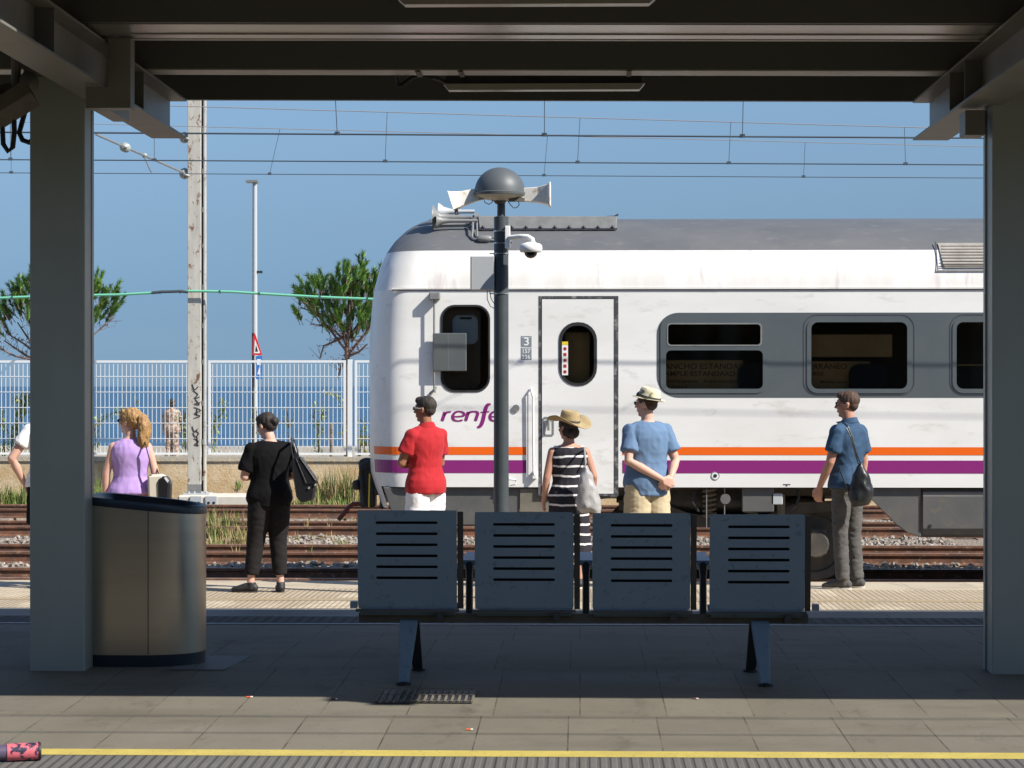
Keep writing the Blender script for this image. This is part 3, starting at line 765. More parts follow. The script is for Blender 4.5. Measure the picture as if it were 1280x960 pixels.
mb = MB(); mb.lathe([(rd * .96, lz(244.2)), (rd * .85, lz(247)), (rd * .5, lz(249.5)), (.05, lz(251))], (px_ - .012, PY, 0), 32); mb.build('diffuser', M['lamp_glass'], lp, smooth=True)
mb = MB(); mb.lathe([(.09, lz(248)), (.06, lz(251)), (.035, lz(255))], (px_ - .01, PY, 0), 16); mb.build('collar', M['black_metal'], lp)
def horn(mb, pts, rs, n=4, rot=0):
    rings = []
    for p, (h_, d_) in zip(pts, rs):
        rings.append([p + Vector((0, d_ * u, 0)) + v * h_ for u, v in zip((-1, 1, 1, -1), rot)])
    mb.rings(rings)
def rect_horn(stations, name='speaker_horn'):
    mb = MB(); rings = []
    for (tx, ty, bx, by, dep) in stations:
        t, b = at(tx, ty, PY), at(bx, by, PY)
        rings.append([t + Vector((0, -dep, 0)), t + Vector((0, dep, 0)), b + Vector((0, dep, 0)), b + Vector((0, -dep, 0))])
    mb.rings(rings); return mb.build(name, M['speaker_white'], lp, bevel=.004)
h1 = rect_horn([(560, 239.5, 567.5, 263, .13), (563, 240.5, 570, 262, .10), (575, 240, 577, 258.5, .07), (592, 236.5, 594, 252, .045), (606, 234, 608, 248, .04)])
h2 = rect_horn([(688.5, 228.5, 688.5, 258.5, .15), (686, 230, 686.5, 257.5, .15), (684.5, 231.5, 684.5, 255.5, .11), (672, 234.5, 672, 253, .07), (655, 235.5, 655, 252, .05), (640, 237, 640, 250, .05)])
mb = MB(); mb.tube([at(570, 259, PY - .02), at(571, 268.5, PY - .02)], .016, 8); mb.build('bracket', M['pipe_grey'], h1)
for pp in ([(598, 249), (605, 249), (606, 253), (611, 255.5), (615, 253), (616, 249)], [(634, 250), (638, 256), (642, 260), (646, 259.5), (649, 256), (648, 251)]):
    mb = MB(); mb.tube([at(x, y, PY - .06) for x, y in pp], .004, 6); mb.build('cable', M['black_rubber'], lp)
mb = MB(); mb.box(xpx(636, PY), xpx(656, PY), PY - .09, PY - .03, lz(252.5), lz(248)); mb.build('bracket', M['underframe_tan'], lp)
# clamps
mb = MB()
for y in (289, 304, 317, 367): mb.lathe([(.068, lz(y + .8)), (.068, lz(y - .8))], (px_, PY, 0), 20)
for y in (317, 367): mb.box(px_ - .10, px_ - .06, PY - .03, PY - .01, lz(y + .6), lz(y - .6))
mb.build('clamp', M['bright_steel'], lp)
# dome camera
cam_ = MB(); cam_.box(xpx(631.5, PY), xpx(638, PY), PY - .10, PY - .04, lz(311), lz(283)); o = cam_.build('camera_mount', M['white_paint'], lp, bevel=.005)
mb = MB(); mb.tube([at(637, 297, PY - .1), at(650, 295.5, PY - .16), at(660, 296, PY - .2), at(665, 299, PY - .2), at(666, 305, PY - .2)], [.02, .02, .021, .022, .026], 12); mb.build('camera_arm', M['white_paint'], lp, smooth=True)
cp = at(663.5, 310, PY - .2)
mb = MB(); mb.lathe([(.03, .05), (.08, .035), (.095, .02), (.098, -.005), (.092, -.03), (.085, -.036)][::-1], cp, 24); dc = mb.build('dome_camera', M['white_paint'], lp, smooth=True)
mb = MB(); mb.lathe([(.005, -.088), (.03, -.08), (.05, -.06), (.055, -.037)], cp, 20); mb.build('lens_dome', M['lens_dark'], dc, smooth=True)
# junction box carried on the post
mb = MB(); mb.box(xpx(589.5, PY), xpx(618, PY), PY - .06, PY + .06, lz(362.5), lz(320.5)); jb = mb.build('control_box', M['box_grey'], lp, bevel=.004)
mb = MB(); mb.box(xpx(588.3, PY), xpx(589.9, PY), PY - .07, PY + .06, lz(362.5), lz(321)); mb.build('hinge_edge', M['pipe_grey'], jb)
mb = MB(); 
for q in ([(609, 363), (609, 374), (613, 383), (619, 386)], [(612, 363), (614, 374), (619, 381)]): mb.tube([at(x, y, PY - .03) for x, y in q], .004, 6)
mb.build('cable', M['black_rubber'], jb)

# ------------------------------------------------------------------ wires
def sag(p0, p1, s_, n=16):
    return [p0.lerp(p1, i / n) + Vector((0, 0, -s_ * 4 * (i / n) * (1 - i / n))) for i in range(n + 1)]
def catenary(Y, lo, hi, drops, rw, rm, label, pale=True, xr=(-60, 60), YM=None):
    YM = YM or Y
    """lo: (px,py),(px,py) of the contact wire; hi of the messenger wire"""
    def line(pp, Y):
        (a, b), (c, d) = pp; P, Q = at(a, b, Y), at(c, d, Y); return lambda x: P.z + (Q.z - P.z) * (x - P.x) / (Q.x - P.x)
    L, H = line(lo, Y), line(hi, YM)
    t = empty('overhead_line', (0, Y, L(0)), label, 'overhead line', 'overhead electric lines above the tracks')
    mb = MB(); mb.tube([(x, Y, L(x)) for x in range(xr[0], xr[1] + 1, 5)], rw, 6); mb.build('contact_wire', M['wire_dark'], t)
    mb = MB(); mb.tube([(x, YM, H(x)) for x in range(xr[0], xr[1] + 1, 5)], rm, 6); mb.build('messenger_wire', M['wire_pale' if pale else 'wire_dark'], t)
    for (pa, pb) in drops:
        xa, xb = xpx(pa, Y), xpx(pb, Y); mb = MB(); mb.tube([(xa, YM, H(xa)), (xb, Y, L(xb))], .0045, 5)
        mb.box(xb - .03, xb + .03, Y - .012, Y + .012, L(xb) - .012, L(xb) + .03); mb.build('dropper', M['wire_dark'], t)
catenary(27.49, ((120, 166), (1130, 172)), ((120, 95), (1130, 108)), [(424.5, 421.5), (681.5, 680.5), (925, 928), (190, 186), (1175, 1178)], .011, .006, 'highest overhead line above the train, its hangers rising behind the roof edge', False, YM=26.9)
catenary(35.0, ((0, 199.5), (1230, 206)), ((235, 133), (1150, 159.5)), [(484, 481.5), (725, 722), (913.5, 911), (1130.5, 1132), (193, 193), (13, 13)], .010, .0065, 'middle overhead line with a pale upper wire behind the train')
catenary(41.2, ((0, 216), (1230, 222.5)), ((120, 155), (1229, 183.5)), [(350, 337), (684.5, 680), (1006.5, 1004.5), (14, 14)], .0075, .006, 'lowest and thinnest overhead line nearest the seaside fence')
# the line over the near track, whose faint shadows fall on the paving in front of the bench
t = empty('overhead_line', (0, 9.5, 5), 'overhead line above the near track, in front of the canopy', 'overhead line', 'overhead electric lines above the tracks')
mb = MB(); mb.tube([(x, 9.45, 5.3 + .0006 * x) for x in range(-60, 61, 10)], .010, 8); mb.build('contact_wire', M['wire_dark'], t)
mb = MB(); mb.tube([(x, 9.55, 6.15 - .001 * x) for x in range(-60, 61, 10)], .011, 8); mb.build('messenger_wire', M['wire_dark'], t)

# ------------------------------------------------------------------ mast
MY = 47.55
mx0, mx1 = xpx(234.5, MY), xpx(251, MY); mx2 = xpx(256.5, MY)
mb = MB()
mast = empty('catenary_mast', ((mx0 + mx1) / 2, MY, GZ), 'rusty off-white steel overhead line mast covered in graffiti', 'mast')
zb2, zt2 = zpx(617, MY), zpx(60, MY)
mb.box(mx0, mx1, MY, MY + .05, zb2, zt2); mb.box(mx0, mx0 + .03, MY + .0501, MY + .16, zb2, zt2)
mb.build('shaft', M['mast_paint'], mast, bevel=.006)
mb = MB(); mb.box(mx2 - .035, mx2, MY + .02, MY + .16, zb2, zt2); 
z = zb2 + .25; k = 0
while z < zt2 - .3:
    mb.box(mx1 - .005, mx2 - .03, MY + .06, MY + .09, z, z + .10); z += .72 + .05 * (k % 3); k += 1
mb.build('rear_angle', M['mast_paint'], mast)
mb = MB(); mb.box(mx1 + .002, mx2 - .036, MY + .10, MY + .155, zb2 + .03, zt2); mb.build('inner_channel', M['bogie'], mast)
mb = MB(); mb.box(mx0 - .004, mx1 + .004, MY - .006, MY + .17, zb2, zpx(606, MY)); mb.build('base_shoe', M['pipe_grey'], mast)
mb = MB(); mb.box(xpx(230, MY), xpx(262, MY), MY - .12, MY + .4, zpx(619, MY), zb2 + .001); 
for px in (236, 243, 252, 258): mb.lathe([(.022, 0), (.022, .025), (.010, .035)], at(px, 616.5, MY - .06), 8)
mb.build('base_plate', M['box_grey'], mast)
mb = MB(); 
fy = MY - .4
mb.box(xpx(222, fy), xpx(340, fy), fy, MY + .7, GZ - .1, zpx(620, fy)); mb.build('foundation', M['concrete_pale'], mast, bevel=.03)
for px in (238, 257):
    mb = MB(); mb.box(xpx(px, fy), xpx(px + 14, fy), fy - .03, fy - .001, zpx(633, fy), zpx(621, fy)); bo = mb.build('fixing_block', M['box_grey'], mast)
    mb = MB()
    for q in (4, 10.5): mb.lathe([(.028, -.035), (.028, -.0305)], at(px + q, 628.5, fy), 10, 'Y')
    mb.build('hole', M['black_rubber'], bo)
mb = MB()
G = [[(240, 480), (243, 487), (248, 483)], [(241, 488), (247, 493), (243, 498), (250, 496)], [(244, 499), (249, 506), (243, 505), (251, 503)], [(242, 509), (251, 513), (243, 517), (250, 520), (242, 523)], [(246, 511), (246, 520)],
     [(241, 541), (244, 546), (248, 542), (244, 538)], [(242, 548), (248, 552), (243, 556), (249, 557)], [(246, 545), (247, 558)], [(240, 533), (243, 540), (247, 536)]]
for g_ in G: pen(mb, g_, MY - .008, .022)
mb.build('graffiti', M['graffiti'], mast)
# insulated arms
mb = MB(); mb.tube([at(120, 168, 41.2), at(232, 217, 47.7)], .022, 8); mb.tube([at(180, 195, 44.6), at(189, 215, 43)], .016, 8); mb.tube([at(226, 171, 47.5), at(236, 174, MY)], .03, 8); mb.tube([at(228, 217, 47.5), at(236, 220, MY)], .03, 8)
mb.build('cantilever_arm', M['pipe_grey'], mast, smooth=True)
for (px, py, yy, ln) in ((157, 184.5, 43.3, 1), (230.5, 172, 47.7, 0), (230.5, 217, 47.7, 0), (181, 194.5, 44.6, 2)):
    mb = MB(); p = at(px, py, yy); 
    if ln == 1:
        d = (at(232, 217, 47.7) - at(120, 168, 41.2)).normalized()
        mb.tube([p + d * (.06 * i - .15) for i in range(6)], [.03, .09, .05, .09, .05, .03], 10)
    elif ln == 2: mb.ell(p, .05, 10, 8)
    else: mb.tube([p + Vector((-.1, 0, .0)), p + Vector((-.07, 0, 0)), p, p + Vector((.08, 0, 0)), p + Vector((.11, 0, 0))], [.03, .09, .12, .09, .04], 12)
    mb.build('insulator', M['insulator'], mast, smooth=True)
# cables tied along the fence line
cb = empty('signal_cable', at(0, 373, MY - .1), 'bright green cable strung across in front of the pines', 'cable')
mb = MB(); pts = [(-200, 380), (-60, 374.5), (0, 372.5), (37, 371), (117, 369), (150, 368.3), (190, 366), (210, 364.2), (235, 364), (256, 364), (290, 364.8), (350, 368.5), (400, 371.3), (468, 374), (560, 377), (800, 379)]
mb.tube([at(x, y, MY - .1) for x, y in pts], .026, 8); mb.build('jacket', M['green_cable'], cb, smooth=True)
mb = MB(); mb.tube([at(x, y, MY - .12) for x, y in ((190, 366), (202, 364.7), (212, 364.5), (226, 364), (235, 365))], .03, 8); mb.build('splice', M['wire_dark'], cb)
mb = MB()
for px, py in ((17, 371.7), (201, 365), (226, 364.4), (276, 364.5), (325, 367), (401, 371.3), (460, 373.7)): mb.box(xpx(px - .8, MY), xpx(px + .8, MY), MY - .14, MY - .07, zpx(py + 2, MY), zpx(py - 2, MY))
mb.build('cable_tie', M['wire_dark'], cb)

# ------------------------------------------------------------------ white mesh fence
FY = WY + .2
fence = empty('mesh_fence', (xpx(437, FY), FY, zpx(571.5, WY)), 'white welded mesh fence on the old wall in front of the sea', 'fence')
zf0, zf1 = zpx(568, FY), zpx(451, FY)
pw = (437.5 - 254.5)
for k in range(-5, 8):
    c0 = 254.5 + pw * k
    x0, x1 = xpx(c0 + 6, FY), xpx(c0 + pw - 5, FY)
    mb = MB(); w_ = .022
    mb.box(x0, x1, FY - .02, FY + .02, zf1 - .035, zf1 + .012); mb.box(x0, x1, FY - .02, FY + .02, zf0 - .012, zf0 + .03)
    mb.box(x0, x0 + .05, FY - .0195, FY + .0195, zf0 + .0301, zf1 - .0351); mb.box(x1 - .05, x1, FY - .0195, FY + .0195, zf0 + .0301, zf1 - .0351)
    p = mb.build('panel_frame', M['fence_white'], fence)
    mb = MB(); n = int((x1 - x0) / .088)
    for i in range(1, n):
        x = x0 + (x1 - x0) * i / n; mb.box(x - .0058, x + .0058, FY - .006, FY + .004, zf0 + .03, zf1 - .035)
    for j in range(1, 6):
        z = zf0 + (zf1 - zf0) * j / 6; mb.box(x0 + .05, x1 - .05, FY - .014, FY - .0065, z - .007, z + .007)
    mb.build('wire_mesh', M['fence_white'], p, fix=False)
    xp = xpx(c0, FY); mb = MB(); mb.box(xp - .045, xp + .045, FY - .03, FY + .05, zpx(571.5, WY) - .0, zf1 + .03); mb.build('post', M['fence_white'], fence)

# ------------------------------------------------------------------ seafront lamp and traffic sign
SY = 52.5
mb = MB(); x = xpx(318.5, SY)
sl_ = empty('seafront_lamp', (x, SY, -.25), 'thin grey street lamp on the seafront behind the fence', 'street lamp')
mb.lathe([(.075, -.25), (.06, 2.0), (.05, zpx(228, SY))], (x, SY, 0), 12); mb.build('pole', M['box_grey'], sl_, smooth=True)
mb = MB(); mb.box(xpx(308, SY), xpx(323, SY), SY - .12, SY + .12, zpx(227.5, SY), zpx(224.5, SY)); mb.box(x - .03, x + .03, SY - .03, SY + .03, zpx(232, SY), zpx(227.6, SY)); mb.build('lamp_head', M['pipe_grey'], sl_)
mb = MB(); mb.box(x, xpx(328, SY), SY - .03, SY + .03, zpx(341, SY), zpx(338, SY)); mb.build('bracket', M['black_metal'], sl_)
sg = empty('traffic_sign', (xpx(321, SY), SY - .12, -.25), 'red and white triangular traffic sign above a blue plate, seen edge-on', 'traffic sign')
mb = MB(); mb.tube([(xpx(316.5, SY - .1), SY - .13, -.25), (xpx(316.5, SY - .1), SY - .13, zpx(416, SY))], .025, 8); mb.build('pole', M['black_metal'], sg)
def turned(mbx):  # the plates are turned almost edge-on
    return mbx
mb = MB(); sx = xpx(320, SY)
mb.prism([(sx, zpx(416, SY)), (xpx(329, SY), zpx(444, SY)), (xpx(317, SY), zpx(444, SY)), (xpx(317.5, SY), zpx(421, SY))], SY - .18, SY - .16); tri = mb.build('triangle_plate', M['sign_red'], sg)
mb = MB(); mb.prism([(xpx(320, SY), zpx(424, SY)), (xpx(326.5, SY), zpx(441.5, SY)), (xpx(319, SY), zpx(441.5, SY))], SY - .184, SY - .181); tw = mb.build('white_field', M['white_paint'], tri)
mb = MB(); mb.prism([(xpx(321.5, SY), zpx(431, SY)), (xpx(324, SY), zpx(439.5, SY)), (xpx(320.5, SY), zpx(439.5, SY))], SY - .187, SY - .1845); mb.build('symbol', M['black_rubber'], tri)
mb = MB(); mb.box(xpx(321, SY), xpx(329, SY), SY - .18, SY - .16, zpx(474, SY), zpx(445, SY)); bl = mb.build('blue_plate', M['sign_blue'], sg)
mb = MB(); mb.box(xpx(322.5, SY), xpx(327.5, SY), SY - .184, SY - .181, zpx(456, SY), zpx(449, SY)); mb.prism([(xpx(323, SY), zpx(468, SY)), (xpx(327, SY), zpx(468, SY)), (xpx(325.5, SY), zpx(459, SY))], SY - .184, SY - .181); mb.build('symbol', M['white_paint'], bl)
# ------------------------------------------------------------------ train
TY = 28.9; HWD = 1.475; CY = TY + HWD
def tz(y): return zpx(y, TY)
def tx(x): return xpx(x, TY)
XE = 17.0
train = empty('train', (5, CY, -.53), 'white passenger train with orange and purple stripes and a grey window band', 'train')
OUT = [(640, 483), (609, 472), (592, 467), (560, 465.5), (440, 465), (400, 466.5), (360, 471), (330, 477.5), (310, 486), (295, 497), (283, 511), (277, 523), (273.9, 537), (270, 545)]
def outl(py):
    for (a, xa), (b, xb) in zip(OUT, OUT[1:]):
        if a >= py >= b: return xa + (xb - xa) * (a - py) / (a - b)
    return OUT[-1][1]
ROWS = [(637, 1.43), (620, 1.46), (609, HWD), (592, HWD), (560, HWD), (530, HWD), (500, HWD), (470, HWD), (440, HWD), (410, HWD), (385, HWD), (362, HWD),
        (354, 1.462), (345, 1.44), (337, 1.41), (330, 1.375), (321, 1.32), (313, 1.262), (305, 1.18), (297, 1.07), (290, .94), (284, .78), (279.5, .58), (276, .36), (274.2, .15), (274, 0)]
NS = 18
def row_pts(py, off, side=-1):
    pts = []; z = zpx(py, CY - off); xn = xpx(outl(py), CY); XS = tx(548) if py >= 361 else tx(548 + (362 - py) * 1.1)
    for i in range(NS + 1):
        u = (i / NS) ** 1.6; f = (1 - (1 - min(1, u / .62)) ** 2.8) ** (1 / 2.8)
        pts.append((xn + (XS - xn) * u, CY + side * off * f, z))
    for k in range(1, 9): pts.append((XS + (XE - XS) * k / 8, CY + side * off, z))
    return pts
def shell(name, a, b, m, near=True, far=True, nose_only_near=False, end=0, parent=train):
    mb = MB(); rows = [r_ for r_ in ROWS if a >= r_[0] >= b]
    for side, use in ((-1, near), (1, far)):
        if not use: continue
        R_ = [row_pts(py, off, side) for py, off in rows]
        if side == -1 and nose_only_near: R_ = [r_[:(NS + 1 if name == 'body' else 7)] for r_ in R_]
        n = len(R_[0]); vs = [p for r_ in R_ for p in r_]
        fs = [(i * n + j, i * n + j + 1, (i + 1) * n + j + 1, (i + 1) * n + j) if side == -1 else (i * n + j, (i + 1) * n + j, (i + 1) * n + j + 1, i * n + j + 1) for i in range(len(R_) - 1) for j in range(n - 1)]
        mb.add(vs, fs)
    o = mb.build(name, m, parent, smooth='all', fix=False)
    bm = bmesh.new(); bm.from_mesh(o.data); bmesh.ops.remove_doubles(bm, verts=bm.verts, dist=.0005); bm.to_mesh(o.data); bm.free()
    return o
body = shell('body', 609, 362, M['train_white'], nose_only_near=True)
shell('upper_side', 362, 313, M['train_upper'])
roof = shell('roof', 313, 274, M['train_roof'])
shell('nose_skirt', 637, 609, M['train_white'], nose_only_near=True)
# rear end wall and floor
mb = MB(); mb.box(XE - .02, XE, TY + .02, CY + HWD - .02, tz(609), tz(330)); mb.box(tx(560), XE, TY + .03, CY + HWD - .03, tz(609) + .01, tz(609) + .05); mb.build('end_wall', M['train_white'], train)
# near side with real openings
cab = rrect(tx(552), tx(611.5), tz(489), tz(382), .16)
door_o = [(tx(675), tz(609.01)), (tx(675), tz(371.5)), (tx(771.5), tz(371.5)), (tx(771.5), tz(609.01))]
win1 = rrect(tx(826), tx(958), tz(491), tz(397), .14); win2 = rrect(tx(1009), tx(1139), tz(491), tz(398), .14); win3 = rrect(tx(1191), tx(1321), tz(491), tz(398), .14)
win4 = rrect(tx(1374), tx(1504), tz(491), tz(398), .14)
outer = [(tx(548), tz(609)), (tx(675), tz(609)), (tx(675), tz(371.5)), (tx(771.5), tz(371.5)), (tx(771.5), tz(609)), (XE, tz(609)), (XE, tz(362)), (tx(548), tz(362))]
mb = MB(); mb.add(*holed(outer, [cab, win1, win2, win3, win4], TY, .0)); mb.build('side_wall', M['train_white'], body, fix=False)
# gutter seam
mb = MB(); mb.box(tx(490), XE, TY - .012, TY + .0, tz(363.2), tz(361.6)); mb.build('gutter_rail', M['dark_line'], train)
mb = MB(); mb.box(tx(490), XE, TY - .016, TY - .0, tz(361.5), tz(359.5)); mb.build('gutter_lip', M['train_upper'], train)
mb = MB(); mb.tube([(tx(535), CY - 1.2 - .05, zpx(313.4, CY - 1.26)), (XE, CY - 1.25, zpx(313.4, CY - 1.26))], .006, 6); mb.build('roof_seam', M['dark_line'], roof)
# window band: a grey panel standing 4 mm proud, windows cut through it
band = rrect(tx(821), XE - .05, tz(497), tz(391), .26, 8)
mb = MB(); mb.add(*holed(band, [win1, win2, win3, win4], TY - .003, .004)); bd = mb.build('window_band', M['train_grey'], train, fix=False)
def window(outl_px, holes, label=None, inner=None):
    x0, x1, y0, y1 = outl_px
    mb = MB(); mb.add(*holed(rrect(tx(x0), tx(x1), tz(y1), tz(y0), .13), holes, TY - .012, .02)); w = mb.build('window', M['train_grey'], train, fix=False)
    return w
w1 = window((825.5, 958.5, 396.5, 491.5), [rrect(tx(834.5), tx(951), tz(431.5), tz(405), .04), rrect(tx(832.5), tx(953.5), tz(486), tz(438), .06)])
w2 = window((1008.5, 1139.5, 397.5, 491.5), [rrect(tx(1014), tx(1134), tz(486), tz(403), .08)])
w3 = window((1190.5, 1321.5, 397.5, 491.5), [rrect(tx(1195.5), tx(1316), tz(486), tz(403), .08)])
w4 = window((1373.5, 1504.5, 397.5, 491.5), [rrect(tx(1378), tx(1499), tz(486), tz(403), .08)])
mb = MB(); mb.add(*holed(rrect(tx(833.5), tx(952.5), tz(432.8), tz(403.8), .05), [rrect(tx(835), tx(950.5), tz(431), tz(405.5), .04)], TY - .016, .006)); mb.build('vent_frame', M['pipe_grey'], w1, fix=False)
for w, (a, b, c, d) in ((w1, (832, 954, 404, 487)), (w2, (1013, 1135, 402, 487)), (w3, (1195, 1317, 402, 487)), (w4, (1377, 1500, 402, 487))):
    mb = MB(); mb.add([(tx(a), TY + .004, tz(d)), (tx(b), TY + .004, tz(d)), (tx(b), TY + .004, tz(c)), (tx(a), TY + .004, tz(c))], [(0, 1, 2, 3)]); mb.build('pane', M['glass'], w, fix=False)
# seams of the removable window cassettes
mb = MB()
for a, b in ((1004, 1143), (1187, 1326)):
    vs, fs = holed(rrect(tx(a), tx(b), tz(494), tz(393.5), .16), [rrect(tx(a + .9), tx(b - .9), tz(493.1), tz(394.4), .155)], TY - .0065, .001); mb.add(vs, fs)
mb.build('panel_seam', M['dark_line'], bd, fix=False)
# interior: printed boards, seats, dark walls
IY = TY + .2
mb = MB(); mb.box(tx(552), XE - .1, TY + 1.3, TY + 1.32, tz(600), tz(370)); mb.box(tx(552), XE - .1, TY + .02, TY + 1.3, tz(372), tz(370)); mb.box(tx(795), tx(797), TY + .02, TY + 1.3, tz(600), tz(372.1)); mb.build('interior_wall', M['interior_dark'], train)
def board(x0, x1, y0, y1, lines, yy=IY):
    mb = MB(); mb.box(tx(x0), tx(x1), yy, yy + .02, tz(y1), tz(y0)); b = mb.build('printed_board', M['interior_tan'], train)
    if lines:
        mb = MB()
        for s_, px, py, size, sx in lines: text_mb(mb, s_, tx(px), tz(py), yy - .003, size, sx=sx)
        mb.build('lettering', M['interior_text'], b, fix=False)
board(826, 930, 450, 500, [('ANCHO ESTANDAR EN E', 831.5, 461, .095, 1.12), ('AMPLE ESTANDARD EN E', 831.5, 470, .085, 1.12), ('Ancho estandar', 835, 478, .05, 1.2), ('Ample estandard', 880, 478, .05, 1.2), ('Coche 3', 840, 485, .05, 1.1)])
board(1000, 1118, 418, 446, None)
board(1000, 1090, 451.5, 500, [('ERRÁNEO', 1013, 461, .09, 1.15), ('TANI', 1013, 469.5, .07, 1.1), ('Mediterraneo', 1027, 479, .05, 1.2)])
mb = MB(); mb.box(tx(1190), tx(1330), IY + .2, IY + .22, tz(457), tz(455)); mb.build('luggage_rail', M['interior_tan'], train)
for cx in (1086, 946, 1290, 1450):
    mb = MB(); yy = TY + .07
    mb.prism(rrect(tx(cx - 23), tx(cx + 25), tz(560), tz(455), .12), yy, yy + .1); mb.build('train_seat', M['seat_fabric'], train, fix=True)
# cab window
mb = MB(); mb.add(*holed(rrect(tx(550.8), tx(612.7), tz(490.2), tz(380.8), .17), [rrect(tx(553.2), tx(610.3), tz(487.8), tz(383.2), .15)], TY - .008, .016)); cw = mb.build('cab_window', M['black_rubber'], train, fix=False)
mb = MB(); mb.add([(tx(551.5), TY + .004, tz(490)), (tx(612), TY + .004, tz(490)), (tx(612), TY + .004, tz(381)), (tx(551.5), TY + .004, tz(381))], [(0, 1, 2, 3)]); mb.build('pane', M['glass'], cw, fix=False)
mb = MB(); vs, fs = holed(rrect(tx(552), tx(600), tz(486), tz(382), .1), [rrect(tx(565), tx(597), tz(430), tz(393), .08)], TY + .10, .01); mb.add(vs, fs); mb.build('inner_frame', M['interior_dark'], cw, fix=False)
mb = MB(); mb.box(tx(563), tx(598), TY + .13, TY + .14, tz(431), tz(392)); mb.build('sky_panel', M['train_skirt'] if False else mat('sky_panel_blue', (.60, .72, .80), .6), cw)  # pale panel standing in for sky seen through the far cab window
mb = MB(); mb.box(tx(574), tx(589), TY + .12, TY + .128, tz(398.5), tz(396)); mb.build('sky_panel_bar', M['black_rubber'], cw)
mb = MB()
for k in range(7): mb.box(tx(567 + 4 * k), tx(568.2 + 4 * k), TY + .06, TY + .07, tz(489), tz(473))
mb.build('grab_grid', M['underframe_tan'], cw)
# door
dy_ = TY - .004
dx0, dx1, dz0, dz1 = tx(677.5), tx(767), tz(617), tz(374)
mb = MB(); mb.add(*holed([(dx0, dz0), (dx1, dz0), (dx1, dz1), (dx0, dz1)], [rrect(tx(700), tx(745), tz(481), tz(404), .20)], dy_, .02)); door = mb.build('door', M['train_white'], train, fix=False)
mb = MB(); mb.add(*holed([(tx(673), tz(620)), (tx(773), tz(620)), (tx(773), tz(370)), (tx(673), tz(370))], [[(tx(676.3), tz(617.5)), (tx(767.6), tz(617.5)), (tx(767.6), tz(373.2)), (tx(676.3), tz(373.2))]], TY - .0015, .008)); mb.build('door_seal', M['door_seal'], door, fix=False)
mb = MB(); mb.add(*holed(rrect(tx(698.7), tx(746.3), tz(482.3), tz(402.7), .215), [rrect(tx(702.5), tx(742.5), tz(479), tz(407), .18)], TY - .012, .012)); dw = mb.build('door_window', M['black_rubber'], door, fix=False)
mb = MB(); mb.add([(tx(700), TY + .003, tz(482)), (tx(745), TY + .003, tz(482)), (tx(745), TY + .003, tz(403)), (tx(700), TY + .003, tz(403))], [(0, 1, 2, 3)]); mb.build('pane', M['glass'], dw, fix=False)
mb = MB(); mb.box(tx(706), tx(737), TY + .2, TY + .22, tz(485), tz(415)); mb.build('door_lining', M['interior_tan'], door)
mb = MB(); mb.box(tx(702.5), tx(710), TY - .016, TY - .013, tz(431), tz(427)); mb.build('sticker_top', M['yellow_sticker'], dw)
mb = MB(); mb.box(tx(702.5), tx(710), TY - .016, TY - .013, tz(469), tz(431.3)); st = mb.build('sticker', M['white_paint'], dw)
mb = MB()
for k in range(5):
    zc = tz(436 + 7.2 * k); mb.lathe([(.022, 0), (.022, .001)], (tx(706.2), TY - .0172, zc), 12, 'Y') if k % 2 == 0 else mb.box(tx(704.2), tx(708.2), TY - .0178, TY - .0165, zc - .02, zc + .02)
mb.build('pictogram', M['red_mark'], st)
mb = MB()
for k in range(5): zc = tz(436 + 7.2 * k); mb.box(tx(705.4), tx(707), TY - .019, TY - .0181, zc - .009, zc + .009)
mb.build('pictogram_centre', M['black_rubber'], st)
# door handle recess, handrail, lock, buttons
mb = MB(); mb.add(*holed(rrect(tx(679.5), tx(692.5), tz(544), tz(521), .01, 2), [rrect(tx(680.5), tx(691.5), tz(543), tz(522), .01, 2)], TY - .016, .006)); mb.tube([(tx(686), TY - .03, tz(524)), (tx(686), TY - .05, tz(538))], .018, 8); mb.box(tx(683), tx(689), TY - .04, TY - .012, tz(527), tz(524)); mb.build('door_handle', M['pipe_grey'], door, fix=False)
mb = MB(); mb.box(tx(660.5), tx(665.5), TY - .008, TY + .001, tz(595), tz(492)); hr = mb.build('rail_shadow_box', M['train_white'], body)
hr.name = 'handrail_recess'
mb = MB(); mb.tube([(tx(664), TY - .01, tz(485)), (tx(664), TY - .05, tz(488)), (tx(666.3), TY - .06, tz(496)), (tx(667), TY - .06, tz(590)), (tx(668.5), TY - .05, tz(595)), (tx(668.5), TY - .0, tz(597))], .013, 10); mb.box(tx(666), tx(671), TY - .06, TY - .0, tz(598), tz(589)); mb.build('handrail', M['white_paint'], train, smooth=True)
mb = MB(); mb.lathe([(.043, .0), (.043, .012), (.034, .014), (.03, .02)][::-1], (tx(645), TY - .02, tz(510.3)), 20, 'Y'); mb.build('door_lock', M['pipe_grey'], train, smooth=True)
mb = MB(); mb.lathe([(.05, .0), (.05, .004)], (tx(894), TY - .005, tz(594.5)), 24, 'Y'); lk = mb.build('filler_disc', M['white_paint'], train)
mb = MB(); mb.lathe([(.022, 0), (.022, .004)], (tx(894), TY - .0095, tz(594.5)), 16, 'Y'); mb.build('filler_hole', M['black_rubber'], lk)
mb = MB(); vs, fs = holed(rrect(tx(889), tx(899.4), tz(599.8), tz(589.4), .05), [rrect(tx(889.5), tx(898.9), tz(599.3), tz(589.9), .048)], TY - .007, .002); mb.add(vs, fs); mb.build('filler_ring', M['dark_line'], lk, fix=False)
mb = MB(); mb.box(tx(979), tx(988), TY - .004, TY - .001, tz(605.8), tz(604.8)); mb.box(tx(982.6), tx(984), TY - .004, TY - .001, tz(607.5), tz(605.9)); mb.build('jacking_mark', M['dark_line'], train)
